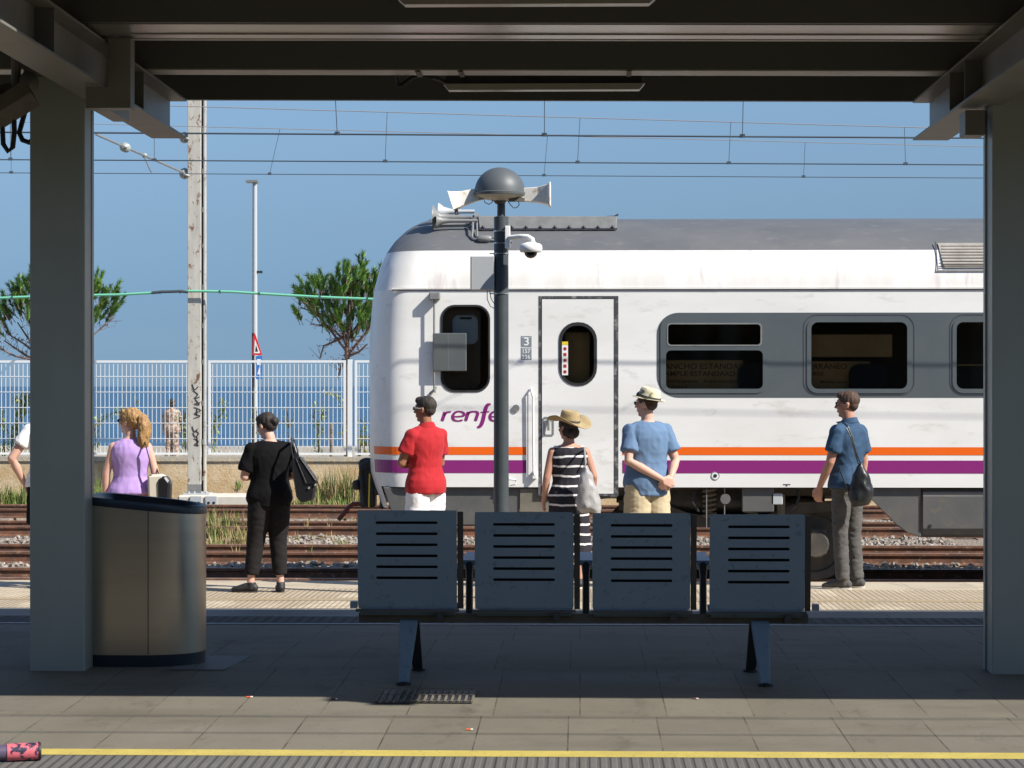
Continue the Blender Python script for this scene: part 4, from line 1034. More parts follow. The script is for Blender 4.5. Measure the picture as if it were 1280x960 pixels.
mb = MB(); mb.tube([(tx(637), TY, tz(598)), (tx(637), TY - .06, tz(599)), (tx(645), TY - .07, tz(600)), (tx(645), TY - .07, tz(605)), (tx(638), TY - .05, tz(606))], .012, 8); mb.build('step_bracket', M['white_paint'], train, smooth=True)
# stripes
def stripe(name, ya, yb, m):
    mb = MB()
    rows = []
    for py in (yb, ya):
        z = tz(py); xn = xpx(outl(py), CY); XS = tx(548); pts = []
        for i in range(5, NS + 1):
            u = (i / NS) ** 1.6; f = (1 - (1 - min(1, u / .62)) ** 2.8) ** (1 / 2.8)
            pts.append((xn + (XS - xn) * u - .002, CY - HWD * f - .003, z))
        pts.append((tx(658), TY - .003, z)); rows.append(pts)
    mb.rings(rows, cap=False, closed=False)
    mb.add([(tx(778), TY - .003, tz(yb)), (XE, TY - .003, tz(yb)), (XE, TY - .003, tz(ya)), (tx(778), TY - .003, tz(ya))], [(0, 1, 2, 3)])
    mb.build(name, m, body, fix=False)
stripe('orange_stripe', 558.7, 568.6, M['stripe_orange']); stripe('purple_stripe', 575.3, 591.4, M['stripe_purple'])
# number plates
mb = MB(); mb.box(tx(651.5), tx(664.5), TY - .004, TY - .001, tz(433), tz(420)); mb.box(tx(651.5), tx(664.5), TY - .004, TY - .001, tz(449.5), tz(434.5)); pl = mb.build('number_label', M['grey_label'], train)
mb = MB(); text_mb(mb, '3', tx(654.2), tz(431.6), TY - .006, .135, sx=1.15); text_mb(mb, '157', tx(652.2), tz(441.2), TY - .006, .068, sx=1.0); text_mb(mb, '236', tx(652.2), tz(448.6), TY - .006, .068, sx=1.0)
mb.box(tx(652.5), tx(663.5), TY - .0065, TY - .0055, tz(422), tz(421.5)); mb.box(tx(652.5), tx(663.5), TY - .0065, TY - .0055, tz(435.9), tz(435.5)); mb.build('number', M['white_paint'], pl, fix=False)
# operator's lettering
mb = MB(); yl = TY - .004; w_ = .030
def e_(dx): pen(mb, [(567 + dx, 520.8), (574 + dx, 520.6), (579.6 + dx, 519.4), (579.3 + dx, 516), (574 + dx, 514.3), (569 + dx, 515.7), (566 + dx, 520), (567.3 + dx, 524.6), (572.5 + dx, 526.2), (578.5 + dx, 525)], yl, w_)
pen(mb, [(556.2, 514.8), (554.8, 520), (552.6, 526.2)], yl, w_ * 1.15); pen(mb, [(555.3, 519), (558.5, 515.6), (564, 514.6)], yl, w_)
e_(0); pen(mb, [(585.2, 514.8), (584, 520), (582, 526.2)], yl, w_ * 1.15); pen(mb, [(584.5, 518), (588.5, 514.9), (595, 514.7), (597.2, 517), (595.8, 521.5), (594.4, 526.2)], yl, w_ * 1.1)
pen(mb, [(613.5, 505.3), (610.5, 505.6), (608, 508.5), (606, 515), (604, 524), (602, 530), (599.5, 533.2), (596.5, 534)], yl, w_ * 1.35); pen(mb, [(600.6, 515.4), (606, 515), (611.8, 514.6)], yl, w_ * .8); e_(46.5)
mb.build('logo_lettering', M['stripe_purple'], body, fix=False)
# mirror and its rod
mb = MB(); mb.box(tx(541.5), tx(583.5), TY - .10, TY - .05, tz(464), tz(416.5)); mi = mb.build('mirror', M['grey_label'] if False else mat('mirror_grey', (.085, .095, .095), .5, (.10, .108, .105), 6), train, bevel=.008)
mb = MB(); mb.box(tx(560.4), tx(561), TY - .102, TY - .1005, tz(463), tz(417)); mb.build('ridge', M['pipe_grey'], mi)
mb = MB(); mb.box(tx(537), tx(550.5), TY - .12, TY - .0, tz(375), tz(365.5)); mb.build('mirror_motor', M['pipe_grey'], mi, bevel=.01)
mb = MB(); mb.tube([(tx(543.2), TY - .08, tz(375)), (tx(543.2), TY - .08, tz(490))], .012, 8); mb.tube([(tx(544), TY - .08, tz(490)), (tx(545.5), TY - .0, tz(484))], .012, 6); mb.tube([(tx(537), TY - .01, tz(492)), (tx(544.5), TY - .08, tz(486))], .012, 6); mb.build('rod', M['pipe_grey'], mi)
# roof gear: two horns, pipes, long shallow cover, grille
RY = CY - .75
mb = MB()
p0, p1 = at(541, 272, RY), at(593, 271, RY)
d = (p1 - p0); ln = d.length
mb.lathe([(.155, 0), (.15, .012), (.10, .04), (.06, .10), (.04, .2), (.03, .4), (.03, ln), (.055, ln + .001), (.055, ln + .05), (.001, ln + .051)], (p0.x, RY, p0.z), 20, 'X'); mb.build('roof_horn', M['pipe_grey'], roof, smooth=True)
q0 = at(548, 264.5, RY + .25)
mb = MB(); mb.lathe([(.11, 0), (.10, .02), (.06, .07), (.035, .16), (.025, .3), (.025, .45), (.001, .451)], q0, 20, 'X'); mb.build('roof_horn', M['box_grey'], roof, smooth=True)
q1 = at(546, 276, RY - .15)
mb = MB(); mb.lathe([(.085, 0), (.07, .02), (.04, .07), (.025, .16), (.022, .5), (.001, .501)], q1, 20, 'X'); mb.build('roof_horn', M['pipe_grey'], roof, smooth=True)
mb = MB(); mb.tube([at(543, 281, RY), at(587, 280.5, RY)], .016, 6); mb.tube([at(587, 281, RY - .1), at(591, 275, RY - .1), at(591, 286, RY - .3), at(590, 296, RY - .35), at(592, 299, RY - .38), at(612, 300, RY - .4), at(640, 302, RY - .42)], .014, 8)
mb.tube([at(585, 271, RY), at(596, 275, RY - .1), at(596.5, 296, RY - .35), at(604, 297, RY - .38), at(640, 297, RY - .4)], .012, 8); mb.lathe([(.03, -.08), (.045, -.05), (.045, .05), (.03, .08)], at(606, 298.5, RY - .4), 10, 'X'); mb.build('air_pipe', M['pipe_grey'], roof, smooth=True)
mb = MB(); ya = RY + .1
x0, x1 = xpx(600, ya), xpx(770, ya)
mb.hexa([(x0, ya - .25, zpx(286, ya - .25)), (x1, ya - .25, zpx(286.5, ya - .25)), (x1, ya + .3, zpx(286, ya)), (x0, ya + .3, zpx(286, ya)), (x0 - .02, ya - .20, zpx(269.5, ya - .2)), (x1 + .01, ya - .20, zpx(270.5, ya - .2)), (x1, ya + .3, zpx(270, ya)), (x0, ya + .3, zpx(269, ya))])
tr = mb.build('roof_duct', M['pipe_grey'], roof, bevel=.01)
mb = MB()
for k in range(10):
    px = 604 + 18 * k; mb.ell(at(px, 283.8, ya - .26), .022, 8, 6)
mb.box(xpx(600, ya), xpx(771, ya), ya - .27, ya - .25, zpx(287.3, ya - .26), zpx(285.2, ya - .26)); mb.tube([at(758, 271, ya), at(768, 270.5, ya), at(773, 268, ya)], .012, 6); mb.build('duct_edge', M['dark_line'], tr)
gy = [(304.5, 1.19), (313, 1.27), (321, 1.33), (330, 1.39), (335, 1.415)]
mb = MB(); mb.rings([[(xpx(1172 + 2.2 * i, CY - off), CY - off - .012, zpx(py, CY - off)), (xpx(1320, CY - off), CY - off - .012, zpx(py, CY - off))] for i, (py, off) in enumerate(gy)], cap=False, closed=False); gr_ = mb.build('roof_grille', M['grille'], roof, fix=False)
mb = MB()
for k in range(1, 9):
    t = k / 9; i = min(int(t * 4), 3); f = t * 4 - i; py = gy[i][0] + (gy[i + 1][0] - gy[i][0]) * f; off = gy[i][1] + (gy[i + 1][1] - gy[i][1]) * f
    mb.box(xpx(1176, CY - off), xpx(1318, CY - off), CY - off - .020, CY - off - .012, zpx(py, CY - off) - .012, zpx(py, CY - off) + .002)
mb.build('slat', M['bogie'], gr_)
mb = MB(); off = 1.425; mb.box(xpx(1171, CY - off), xpx(1321, CY - off), CY - off - .02, CY - off, zpx(339, CY - off), zpx(338.2, CY - off)); mb.tube([(xpx(1169, CY - 1.2), CY - 1.2 - .015, zpx(303, CY - 1.2)), (xpx(1172, CY - off), CY - off - .015, zpx(338, CY - off))], .006, 6); mb.build('grille_seam', M['dark_line'], gr_)
# underframe
SKY = TY + .06
def plate(pts, y0, y1, m, name, parent=train, **kw):
    mb = MB(); mb.prism([(tx(x), tz(y)) for x, y in pts], y0, y1); return mb.build(name, m, parent, **kw)
plate([(478, 609.5), (772, 609.5), (772, 622), (650, 636), (640, 657), (560, 657), (494, 655)], SKY, SKY + .05, M['train_skirt'], 'side_skirt', bevel=.01)
plate([(928, 609.5), (968, 609.5), (968, 640), (928, 640)], SKY, SKY + .05, M['train_skirt'], 'side_skirt', bevel=.01)
plate([(1040, 609.5), (1152, 609.5), (1152, 671), (1136, 666), (1121, 655), (1092, 626), (1070, 618)], SKY, SKY + .05, M['train_skirt'], 'side_skirt', bevel=.006)
mb = MB(); a, b = tx(1154.5), tx(1420)
pr = [(SKY, tz(614)), (SKY - .03, tz(620)), (SKY - .03, tz(660)), (SKY + .02, tz(668)), (SKY + .12, tz(672)), (SKY + 2.6, tz(672)), (SKY + 2.6, tz(612)), (SKY + .05, tz(611))]
mb.rings([[(a, y, z) for y, z in pr], [(b, y, z) for y, z in pr]]); bb = mb.build('equipment_box', M['train_skirt'], train)
mb = MB(); mb.lathe([(.02, 0), (.02, .01)], (tx(1163), SKY - .038, tz(657)), 12, 'Y'); mb.build('bolt', M['black_rubber'], bb)
mb = MB(); mb.box(a, b, SKY - .034, SKY - .0305, tz(616.4), tz(615.2)); mb.build('box_seam', M['dark_line'], bb)
plate([(650, 611), (690, 611), (690, 640), (650, 640)], SKY - .02, SKY + .5, M['underframe_tan'], 'step_box')
mb = MB(); mb.box(tx(560), tx(1440), CY - .9, CY + .9, tz(622), tz(610)); mb.build('underframe', M['bogie'], train)
mb = MB(); mb.lathe([(.18, 0), (.2, .02), (.2, 1.0), (.18, 1.02)], (tx(835), CY - .75, tz(628)), 20, 'X'); mb.lathe([(.12, 0), (.13, .02), (.13, .5), (.12, .52)], (tx(940), CY - .8, tz(640)), 16, 'X'); mb.build('air_tank', M['black_metal'], train, smooth=True)
for px in (883, 905.5):
    mb = MB(); mb.box(tx(px), tx(px + 1.2), SKY - .01, SKY + .01, tz(660), tz(610)); mb.build('pipe_bracket', M['pipe_grey'], train)
mb = MB(); mb.box(tx(964), tx(979), SKY, SKY + .1, tz(631), tz(617)); mb.build('valve_box', M['box_grey'], train, bevel=.01)
mb = MB(); mb.lathe([(.06, 0), (.065, .01), (.06, .05)], (tx(907), SKY - .02, tz(624)), 12, 'Y'); mb.build('glossy_cap', M['bright_steel'], train, smooth=True)
mb = MB(); mb.tube([(tx(998), SKY + .1, tz(612)), (tx(1000), SKY + .08, tz(622)), (tx(996), SKY + .08, tz(633)), (tx(990), SKY + .1, tz(638))], .016, 8); mb.tube([(tx(870), SKY + .1, tz(612)), (tx(866), SKY + .05, tz(628)), (tx(874), SKY + .1, tz(640))], .016, 8); mb.build('air_hose', M['black_rubber'], train, smooth=True)
def bogie(xc):
    t = None
    mb = MB(); f0, f1 = xc - 1.35, xc + 1.35; yy = CY - 1.0
    pr = [(f0, tz(640)), (f0 + .5, tz(645)), (f0 + .8, tz(662)), (f1 - .8, tz(662)), (f1 - .5, tz(645)), (f1, tz(640)), (f1, tz(628)), (f1 - .5, tz(630)), (f1 - .9, tz(646)), (f0 + .9, tz(646)), (f0 + .5, tz(630)), (f0, tz(628))]
    mb.prism(pr, yy, yy + .14); mb.prism(pr, CY + .86, CY + 1.0); mb.box(xc - .3, xc + .3, yy + .14, CY + .86, tz(660), tz(646)); b = mb.build('bogie', M['bogie'], train)
    for wx in (xc - 1.03, xc + 1.03):
        for yw, s_ in ((29.51, 1), (31.24, -1)):
            mb = MB(); mb.lathe([(.10, -.03), (.12, -.02), (.34, -.01), (.36, -.045), (.45, -.045), (.45, .04), (.475, .045), (.475, .075), (.1, .08)] if s_ == 1 else [(.10, -.08), (.475, -.075), (.475, -.045), (.45, -.04), (.45, .045), (.36, .045), (.34, .01), (.1, .03)], (wx, yw, -.53 + .452), 36, 'Y'); mb.build('wheel', M['bogie'], b, smooth=True)
        mb = MB(); mb.tube([(wx, 29.4, -.078), (wx, 31.35, -.078)], .08, 12); mb.build('axle', M['bogie'], b, smooth=True)
        mb = MB(); mb.lathe([(.16, 0), (.17, .02), (.17, .12), (.1, .14)], (wx, CY - 1.16, -.078), 16, 'Y'); mb.box(wx - .14, wx + .14, CY - 1.12, CY - .95, -.2, .1); mb.build('axle_box', M['bogie'], b, bevel=.01)
    for wx in (xc - .25, xc + .25):
        mb = MB(); pts = [(wx + .075 * math.cos(a_ * .7), CY - 1.06 + .075 * math.sin(a_ * .7), tz(650) + .012 * a_ * .55) for a_ in range(0, 62)]
        mb.tube(pts, .018, 6); mb.build('spring', M['underframe_tan'], b, smooth=True)
    mb = MB(); mb.tube([(xc + .62, CY - 1.1, tz(620)), (xc + .62, CY - 1.1, tz(665))], .05, 10); mb.build('damper', M['underframe_tan'], b, smooth=True)
bogie(tx(915)); bogie(13.6)
# coupling and hoses in front of the nose
mb = MB(); by2 = CY - .2
prf = [(449, 576), (456, 572), (463, 573), (470, 578), (470, 634), (452, 634), (450, 612), (448, 600), (450, 590)]
mb.prism([(xpx(x, by2), zpx(y, by2)) for x, y in prf], by2 - .15, by2 + .15)
mb.prism([(xpx(x, by2), zpx(y, by2)) for x, y in [(442, 601), (449, 599), (452, 610), (449, 613), (443, 610)]], by2 - .25, by2 + .25)
mb.box(xpx(470, by2), tx(500), by2 - .3, by2 + .3, zpx(618, by2), zpx(595, by2))
bf = mb.build('coupler', M['black_metal'], train, bevel=.02)
mb = MB()
for q, yy in (([(466, 590), (457, 585), (452, 592), (453, 610), (456, 630), (462, 634)], -.3), ([(468, 600), (475, 612), (478, 628), (476, 636)], -.45), ([(466, 583), (460, 578), (452, 582), (451, 592)], -.38)): mb.tube([at(x, y, by2 + yy) for x, y in q], .028, 8)
mb.build('hose', M['black_rubber'], bf, smooth=True)
mb = MB(); mb.tube([at(462, 592, by2 - .42), at(461, 634, by2 - .42)], .009, 6); mb.build('rod', M['yellow_sticker'], bf)
mb = MB(); mb.tube([at(468, 630, by2 - .1), at(441, 630, by2 - .1), at(436, 634, by2 - .1), at(423, 650, by2 - .1)], .028, 8); mb.build('uncoupling_lever', M['red_brown'], bf, smooth=True)

# ------------------------------------------------------------------ vegetation
def blades(mb, x, y, z, h, n, spread, lean=.3, w=.012):
    for i in range(n):
        a = random.uniform(0, 6.28); bx, by = x + random.gauss(0, spread), y + random.gauss(0, spread * .5)
        hh = h * random.uniform(.5, 1.1); dx, dy_ = math.cos(a) * lean * hh * random.random(), math.sin(a) * lean * hh * random.random()
        ww = w * random.uniform(.6, 1.3); c, s_ = math.cos(a + 1.3) * ww, math.sin(a + 1.3) * ww
        mb.add([(bx - c, by - s_, z), (bx + c, by + s_, z), (bx + dx * .4 + c * .7, by + dy_ * .4 + s_ * .7, z + hh * .6), (bx + dx * .4 - c * .7, by + dy_ * .4 - s_ * .7, z + hh * .6), (bx + dx, by + dy_, z + hh)], [(0, 1, 2, 3), (3, 2, 4)])
def grass(name, clumps, label, mats=('grass', 'straw'), mix=.5, w=.012):
    mb = MB()
    for (px, py, Y, hpx, n, sp) in clumps:
        p = at(px, py, Y); h = hpx * Y / 3000
        for k in range(n):
            mb.cur = 0 if random.random() > mix else 1
            blades(mb, p.x + random.gauss(0, sp * Y / 3000), Y + random.gauss(0, .12), max(p.z - .02, GZ), h * random.uniform(.4, 1.1), 7, .03, .5, w)
    o = mb.build(name, [M[mats[0]], M[mats[1]]], fix=False); return tag(o, label, mats[0], kind='stuff')
cl = []
for px in list(range(380, 468, 5)) + [402, 408, 413, 421, 427, 433, 438, 444, 449]: cl.append((px, 634, 47.9, random.uniform(22, 44) * (1.35 if 395 < px < 455 else .7), 7, 5))
for px in range(375, 470, 6): cl.append((px, 636, 47.2, random.uniform(12, 26), 4, 4))
grass('wall_foot_grass', cl, 'green and yellow weeds growing along the foot of the old wall', mix=.5)
cl = [(px, 634, 47.8, random.uniform(26, 46), 9, 5) for px in range(-60, 42, 6)]
cl += [(px, 632, 48.3, random.uniform(8, 18), 3, 5) for px in range(42, 380, 9)] + [(124, 620, 48.3, 30, 6, 3), (498 // 2 + 50, 610, 48.6, 12, 4, 2), (118, 632, 47.8, 34, 8, 4)]
grass('wall_foot_grass', cl, 'tall bright weeds at the foot of the wall left of the column', mix=.25)
cl = [(px, py, 3000 * 2.55 / (py - 482), random.uniform(12, 38), 7, 5) for px in range(252, 306, 5) for py in (664, 676, 690)]
cl += [(random.uniform(255, 440), random.uniform(655, 700), 38, random.uniform(8, 22), 2, 4) for k in range(60)]
cl += [(random.uniform(-20, 460), random.uniform(646, 668), 40, random.uniform(4, 12), 2, 4) for k in range(70)]
cl = [(a, b, 3000 * 2.55 / (b - 482), d, e, f) for a, b, c, d, e, f in cl]
grass('track_weeds', cl, 'dry weeds sprouting between the rails left of the train', mix=.62, w=.009)

def sprig(name, stems, label, leaf='leaf_light', cat='climbing plant', base=None):
    """slender plant: stems of px points, leaves along them"""
    Y = stems[0][0]; t = empty(name, at(stems[0][1][0][0], 566, Y), label, cat)
    ms, ml = MB(), MB()
    for (Y, pts, dens, ls) in stems:
        P = [at(x, y, Y) for x, y in pts]; ms.tube(P, [.018] + [.010] * (len(P) - 1), 5)
        for a, b in zip(P, P[1:]):
            for k in range(int((b - a).length * dens * 2.2)):
                c = a.lerp(b, random.random()) + Vector((random.gauss(0, .06), random.gauss(0, .05), random.gauss(0, .05)))
                m = Matrix.Rotation(random.uniform(0, 6.28), 3, 'Z') @ Matrix.Rotation(random.uniform(-1.2, 1.2), 3, 'X'); s_ = ls * random.uniform(.6, 1.3)
                ml.add([c + m @ Vector(q) * s_ for q in ((0, -1, 0), (.4, 0, .1), (0, 1, 0), (-.4, 0, .1))], [(0, 1, 2, 3)])
    ms.build('stem', M['pine_bark'], t); ml.build('foliage', M[leaf], t, fix=False)
    return t
PYY = 49.7
sprig('climbing_plant', [(PYY, [(398, 566), (399, 545), (397, 530), (403, 518), (406, 510)], 90, .045), (PYY, [(397, 530), (392, 520), (395, 505)], 40, .04)], 'leafy climbing plant behind the fence just left of the grey stake')
sprig('climbing_plant', [(PYY, [(430, 560), (428, 540), (431, 520), (427, 505), (420, 494), (405, 490)], 45, .04)], 'thin climbing plant behind the fence beside its right post')
sprig('climbing_plant', [(PYY, [(322, 555), (321, 535), (320, 510)], 30, .035)], 'sparse sapling behind the fence near the street lamp')
sprig('climbing_plant', [(PYY, [(362, 562), (361, 545), (363, 530), (352, 526)], 45, .04), (PYY, [(361, 535), (358, 510)], 15, .04)], 'small climbing plant behind the fence above the shoulder of the woman in black')
sprig('climbing_plant', [(PYY, [(266, 566), (265, 545), (270, 525), (280, 515), (278, 500)], 80, .05), (PYY, [(266, 545), (262, 530), (264, 515)], 60, .045)], 'leafy plant behind the fence right of the rusty mast')
sprig('climbing_plant', [(PYY, [(233, 566), (232, 548), (230, 525), (234, 512)], 90, .05), (PYY, [(228, 560), (226, 530), (222, 515)], 40, .045)], 'leafy plant behind the fence left of the rusty mast')
sprig('climbing_plant', [(PYY, [(455, 566), (455, 545), (454, 530), (450, 524)], 60, .05)], 'small palm-like plant behind the fence beside the train nose')
sprig('climbing_plant', [(PYY, [(118, 533), (128, 525), (140, 517), (155, 513)], 70, .05), (PYY, [(120, 560), (119, 545), (118, 533)], 40, .05), (PYY, [(166, 545), (165, 520), (168, 508), (172, 500)], 30, .045)], 'yellow-green branch behind the fence above the blonde woman')
sprig('climbing_plant', [(PYY, [(12, 560), (20, 535), (28, 515), (36, 498), (44, 490)], 110, .06), (PYY, [(28, 512), (20, 500), (30, 492)], 90, .06), (PYY, [(6, 570), (4, 540), (2, 510)], 60, .05)], 'broad leafy bush behind the fence at the left edge')
mb = MB(); mb.box(xpx(412, PYY), xpx(415.5, PYY), PYY, PYY + .05, -.25, zpx(529, PYY)); tag(mb.build('wooden_stake', M['wood_stake'], loc=(xpx(413.7, PYY), PYY, -.25)), 'plain wooden stake standing behind the fence', 'stake')
mb = MB(); bx = xpx(447, 55)
for x in (447, 461): mb.box(xpx(x, 55), xpx(x + 2, 55), 55, 55.4, -.25, zpx(545, 55))
for y in (545, 553): mb.box(xpx(446, 55), xpx(472, 55), 54.98, 55.0, zpx(y + 5, 55), zpx(y, 55))
tag(mb.build('seafront_bench', M['bogie'], loc=(bx, 55, -.25)), 'dark wooden seaside bench behind the fence beside the train nose', 'bench')

def pine(tx0, base, Y, limbs, tufts, label, seed):
    random.seed(seed)
    t = empty('pine_tree', at(tx0, 482, Y) * 1.0, label, 'pine tree'); t.location.z = -.25; ORG[t.name] = Vector(t.location)
    mb = MB(); P = [Vector((xpx(x, Y), Y, -.25 if y is None else zpx(y, Y))) for x, y in base]; mb.tube(P, [.085, .075, .065, .05, .04, .025][:len(P)], 8); tr_ = mb.build('trunk', M['pine_bark'], t, smooth=True)
    lm, tw, dl = MB(), MB(), MB(); crown, crown2 = MB(), MB()
    ends = []
    for pts in limbs:
        dpt = random.uniform(-.7, .7); n = len(pts)
        P = [Vector((xpx(x, Y), Y + dpt * i / (n - 1), zpx(y, Y))) for i, (x, y) in enumerate(pts)]; lm.tube(P, [.035 - .022 * i / (n - 1) for i in range(n)], 6)
        for i in range(n - 1):
            for k in range(7):
                a = P[i].lerp(P[i + 1], random.random()); b = a + Vector((random.gauss(0, .17), random.gauss(0, .17), random.uniform(-.05, .28)))
                tw.tube([a, b], [.007, .003], 4)
                for q in range(3):
                    if a.z < zpx(385, Y) + random.uniform(-.2, .3):
                        c = a.lerp(b, random.uniform(.3, 1.1)) + Vector((random.gauss(0, .04), random.gauss(0, .04), random.gauss(0, .04))); mm = Matrix.Rotation(random.uniform(0, 6.28), 3, 'Z') @ Matrix.Rotation(random.uniform(0, 3), 3, 'X'); s_ = random.uniform(.015, .04)
                        dl.add([c + mm @ Vector(v) * s_ for v in ((0, -1, 0), (.5, 0, 0), (0, 1, 0), (-.5, 0, 0))], [(0, 1, 2, 3)])
    for (x, y, sp, num) in tufts:
        for k in range(int(num * 1.15 + 1)):
            c = Vector((xpx(x, Y) + random.gauss(0, sp * .018), Y + random.uniform(-.75, .75), zpx(y + 15, Y) + random.gauss(0, sp * .018)))
            up = Vector((random.gauss(0, .25) + (x - tx0) * .009, random.gauss(0, .3), 1)).normalized(); L_ = random.uniform(.22, .42)
            side = up.cross(Vector((.3, .9, .1))).normalized(); s2 = up.cross(side)
            mbx = crown if random.random() < .62 else crown2
            tw.tube([c - up * .12, c + up * L_ * .8], [.009, .004], 4)
            for q in range(120):
                u = random.random(); a = random.uniform(0, 6.28); base_p = c + up * L_ * u
                d = (up * random.uniform(.7, 1.4) + (side * math.cos(a) + s2 * math.sin(a)) * random.uniform(.3, 1.2)).normalized() * random.uniform(.09, .16)
                wv = d.cross(Vector((random.random(), random.random(), random.random()))).normalized() * .011
                mbx.add([base_p - wv, base_p + wv, base_p + d], [(0, 1, 2)])
    lm.build('limb', M['pine_bark'], t); tw.build('twigs', M['pine_bark'], t); dl.build('dead_foliage', M['dead_leaf'], t, fix=False)
    crown.build('crown', M['pine_green'], t, fix=False); crown2.build('crown', M['pine_dark'], t, fix=False)
    random.seed(seed + 1)
TY2 = 54
tf = [(378, 352, 4, 4), (381, 362, 6, 5), (386, 370, 6, 4), (372, 382, 3, 2), (405, 345, 5, 5), (412, 352, 6, 6), (425, 338, 4, 4), (430, 350, 7, 7), (440, 333, 5, 5), (446, 344, 7, 7), (459, 340, 4, 5), (462, 355, 6, 7), (440, 362, 10, 9), (425, 372, 8, 7), (450, 375, 9, 8), (410, 378, 8, 5), (395, 376, 6, 4), (432, 388, 8, 6), (455, 390, 7, 5), (466, 370, 8, 6), (443, 355, 10, 8), (400, 362, 8, 6), (420, 360, 9, 8), (445, 398, 9, 6), (428, 400, 7, 4), (462, 400, 8, 5), (470, 385, 8, 6), (450, 325, 3, 2), (475, 352, 6, 6), (480, 372, 8, 7), (418, 390, 5, 2)]
lb = [[(434, 440), (415, 415), (398, 395), (384, 372)], [(434, 435), (425, 400), (410, 370), (405, 348)], [(434, 430), (440, 390), (440, 350), (440, 332)], [(434, 425), (450, 400), (460, 365), (460, 342)], [(435, 443), (455, 420), (475, 395), (482, 370)], [(434, 410), (400, 392), (375, 384)], [(434, 418), (420, 425), (402, 432), (396, 448)], [(435, 446), (425, 460), (420, 475)], [(436, 445), (450, 440), (462, 430)], [(434, 428), (412, 408), (388, 405)]]
pine(434, [(435, None), (434, 560), (434, 480), (434, 430), (436, 385), (438, 350)], TY2, lb, tf, 'pine tree with a bright green top beside the train nose', 11)
tf2 = [(-10, 375, 8, 7), (5, 388, 6, 6), (14, 372, 6, 6), (22, 358, 4, 5), (32, 362, 6, 7), (34, 350, 4, 4), (45, 352, 7, 8), (60, 350, 8, 8), (62, 340, 5, 5), (80, 346, 7, 7), (95, 350, 7, 7), (110, 355, 6, 7), (121, 350, 4, 5), (124, 366, 5, 6), (134, 362, 4, 5), (141, 374, 4, 5), (128, 382, 5, 4), (50, 375, 10, 9), (78, 372, 10, 9), (100, 376, 9, 8), (28, 382, 6, 5), (36, 390, 5, 3), (-5, 398, 5, 4), (2, 402, 4, 3)]
lb2 = [[(66, 445), (40, 410), (15, 380)], [(66, 440), (50, 400), (40, 365)], [(66, 430), (70, 390), (64, 350)], [(66, 428), (90, 390), (98, 355)], [(66, 442), (100, 410), (125, 375)], [(66, 450), (105, 425), (138, 395)], [(60, 455), (30, 430), (5, 415)], [(56, 450), (35, 425), (18, 402)], [(45, 452), (25, 440), (2, 425)], [(66, 455), (20, 445), (-10, 430)]]
pine(66, [(62, None), (64, 540), (66, 480), (66, 430), (67, 385), (68, 350)], TY2, lb2, tf2, 'pine tree mostly hidden behind the left column', 23)
# ------------------------------------------------------------------ people
def remesh(mb, name, m, parent, voxel=.007, smooth=4, folds=0, fscale=7, fstretch=(1, 1, .45), floor=None, seed=0):
    o = mb.build(name, m, parent, local=True, fix=True)
    md = o.modifiers.new('r', 'REMESH'); md.mode = 'VOXEL'; md.voxel_size = voxel; md.adaptivity = 0
    if smooth: s_ = o.modifiers.new('s', 'SMOOTH'); s_.factor = .5; s_.iterations = smooth
    me = eval_mesh(o); o.modifiers.clear(); old = o.data; o.data = me; bpy.data.meshes.remove(old)
    if not me.materials: me.materials.append(m)
    if folds or floor is not None:
        ns = [v.normal.copy() for v in me.vertices]
        for v, n in zip(me.vertices, ns):
            if folds:
                p = Vector((v.co.x * fstretch[0], v.co.y * fstretch[1], v.co.z * fstretch[2])) * fscale + Vector((seed * 3.1, seed, 0))
                a = noise.noise(p); b = 1 - abs(noise.noise(p * 1.9 + Vector((5, 1, 2)))) * 2
                v.co += n * folds * (a * .7 + b * .45 + .45)
            if floor is not None and v.co.z < floor: v.co.z = floor
    me.polygons.foreach_set('use_smooth', [True] * len(me.polygons)); me.update()
    return o

def cap_chain(mb, pts, rs, n=12):
    """capsule chain with rounded ends"""
    pts = [Vector(p) for p in pts]
    mb.tube(pts, rs, n)
    for p, r in ((pts[0], rs[0]), (pts[-1], rs[-1])):
        rr = r if not isinstance(r, (tuple, list)) else (r[0] + r[1]) / 2
        mb.ell(p, rr, 12, 8)
    for p, r in zip(pts[1:-1], rs[1:-1]):
        rr = r if not isinstance(r, (tuple, list)) else (r[0] + r[1]) / 2
        mb.ell(p, rr * .99, 12, 8)

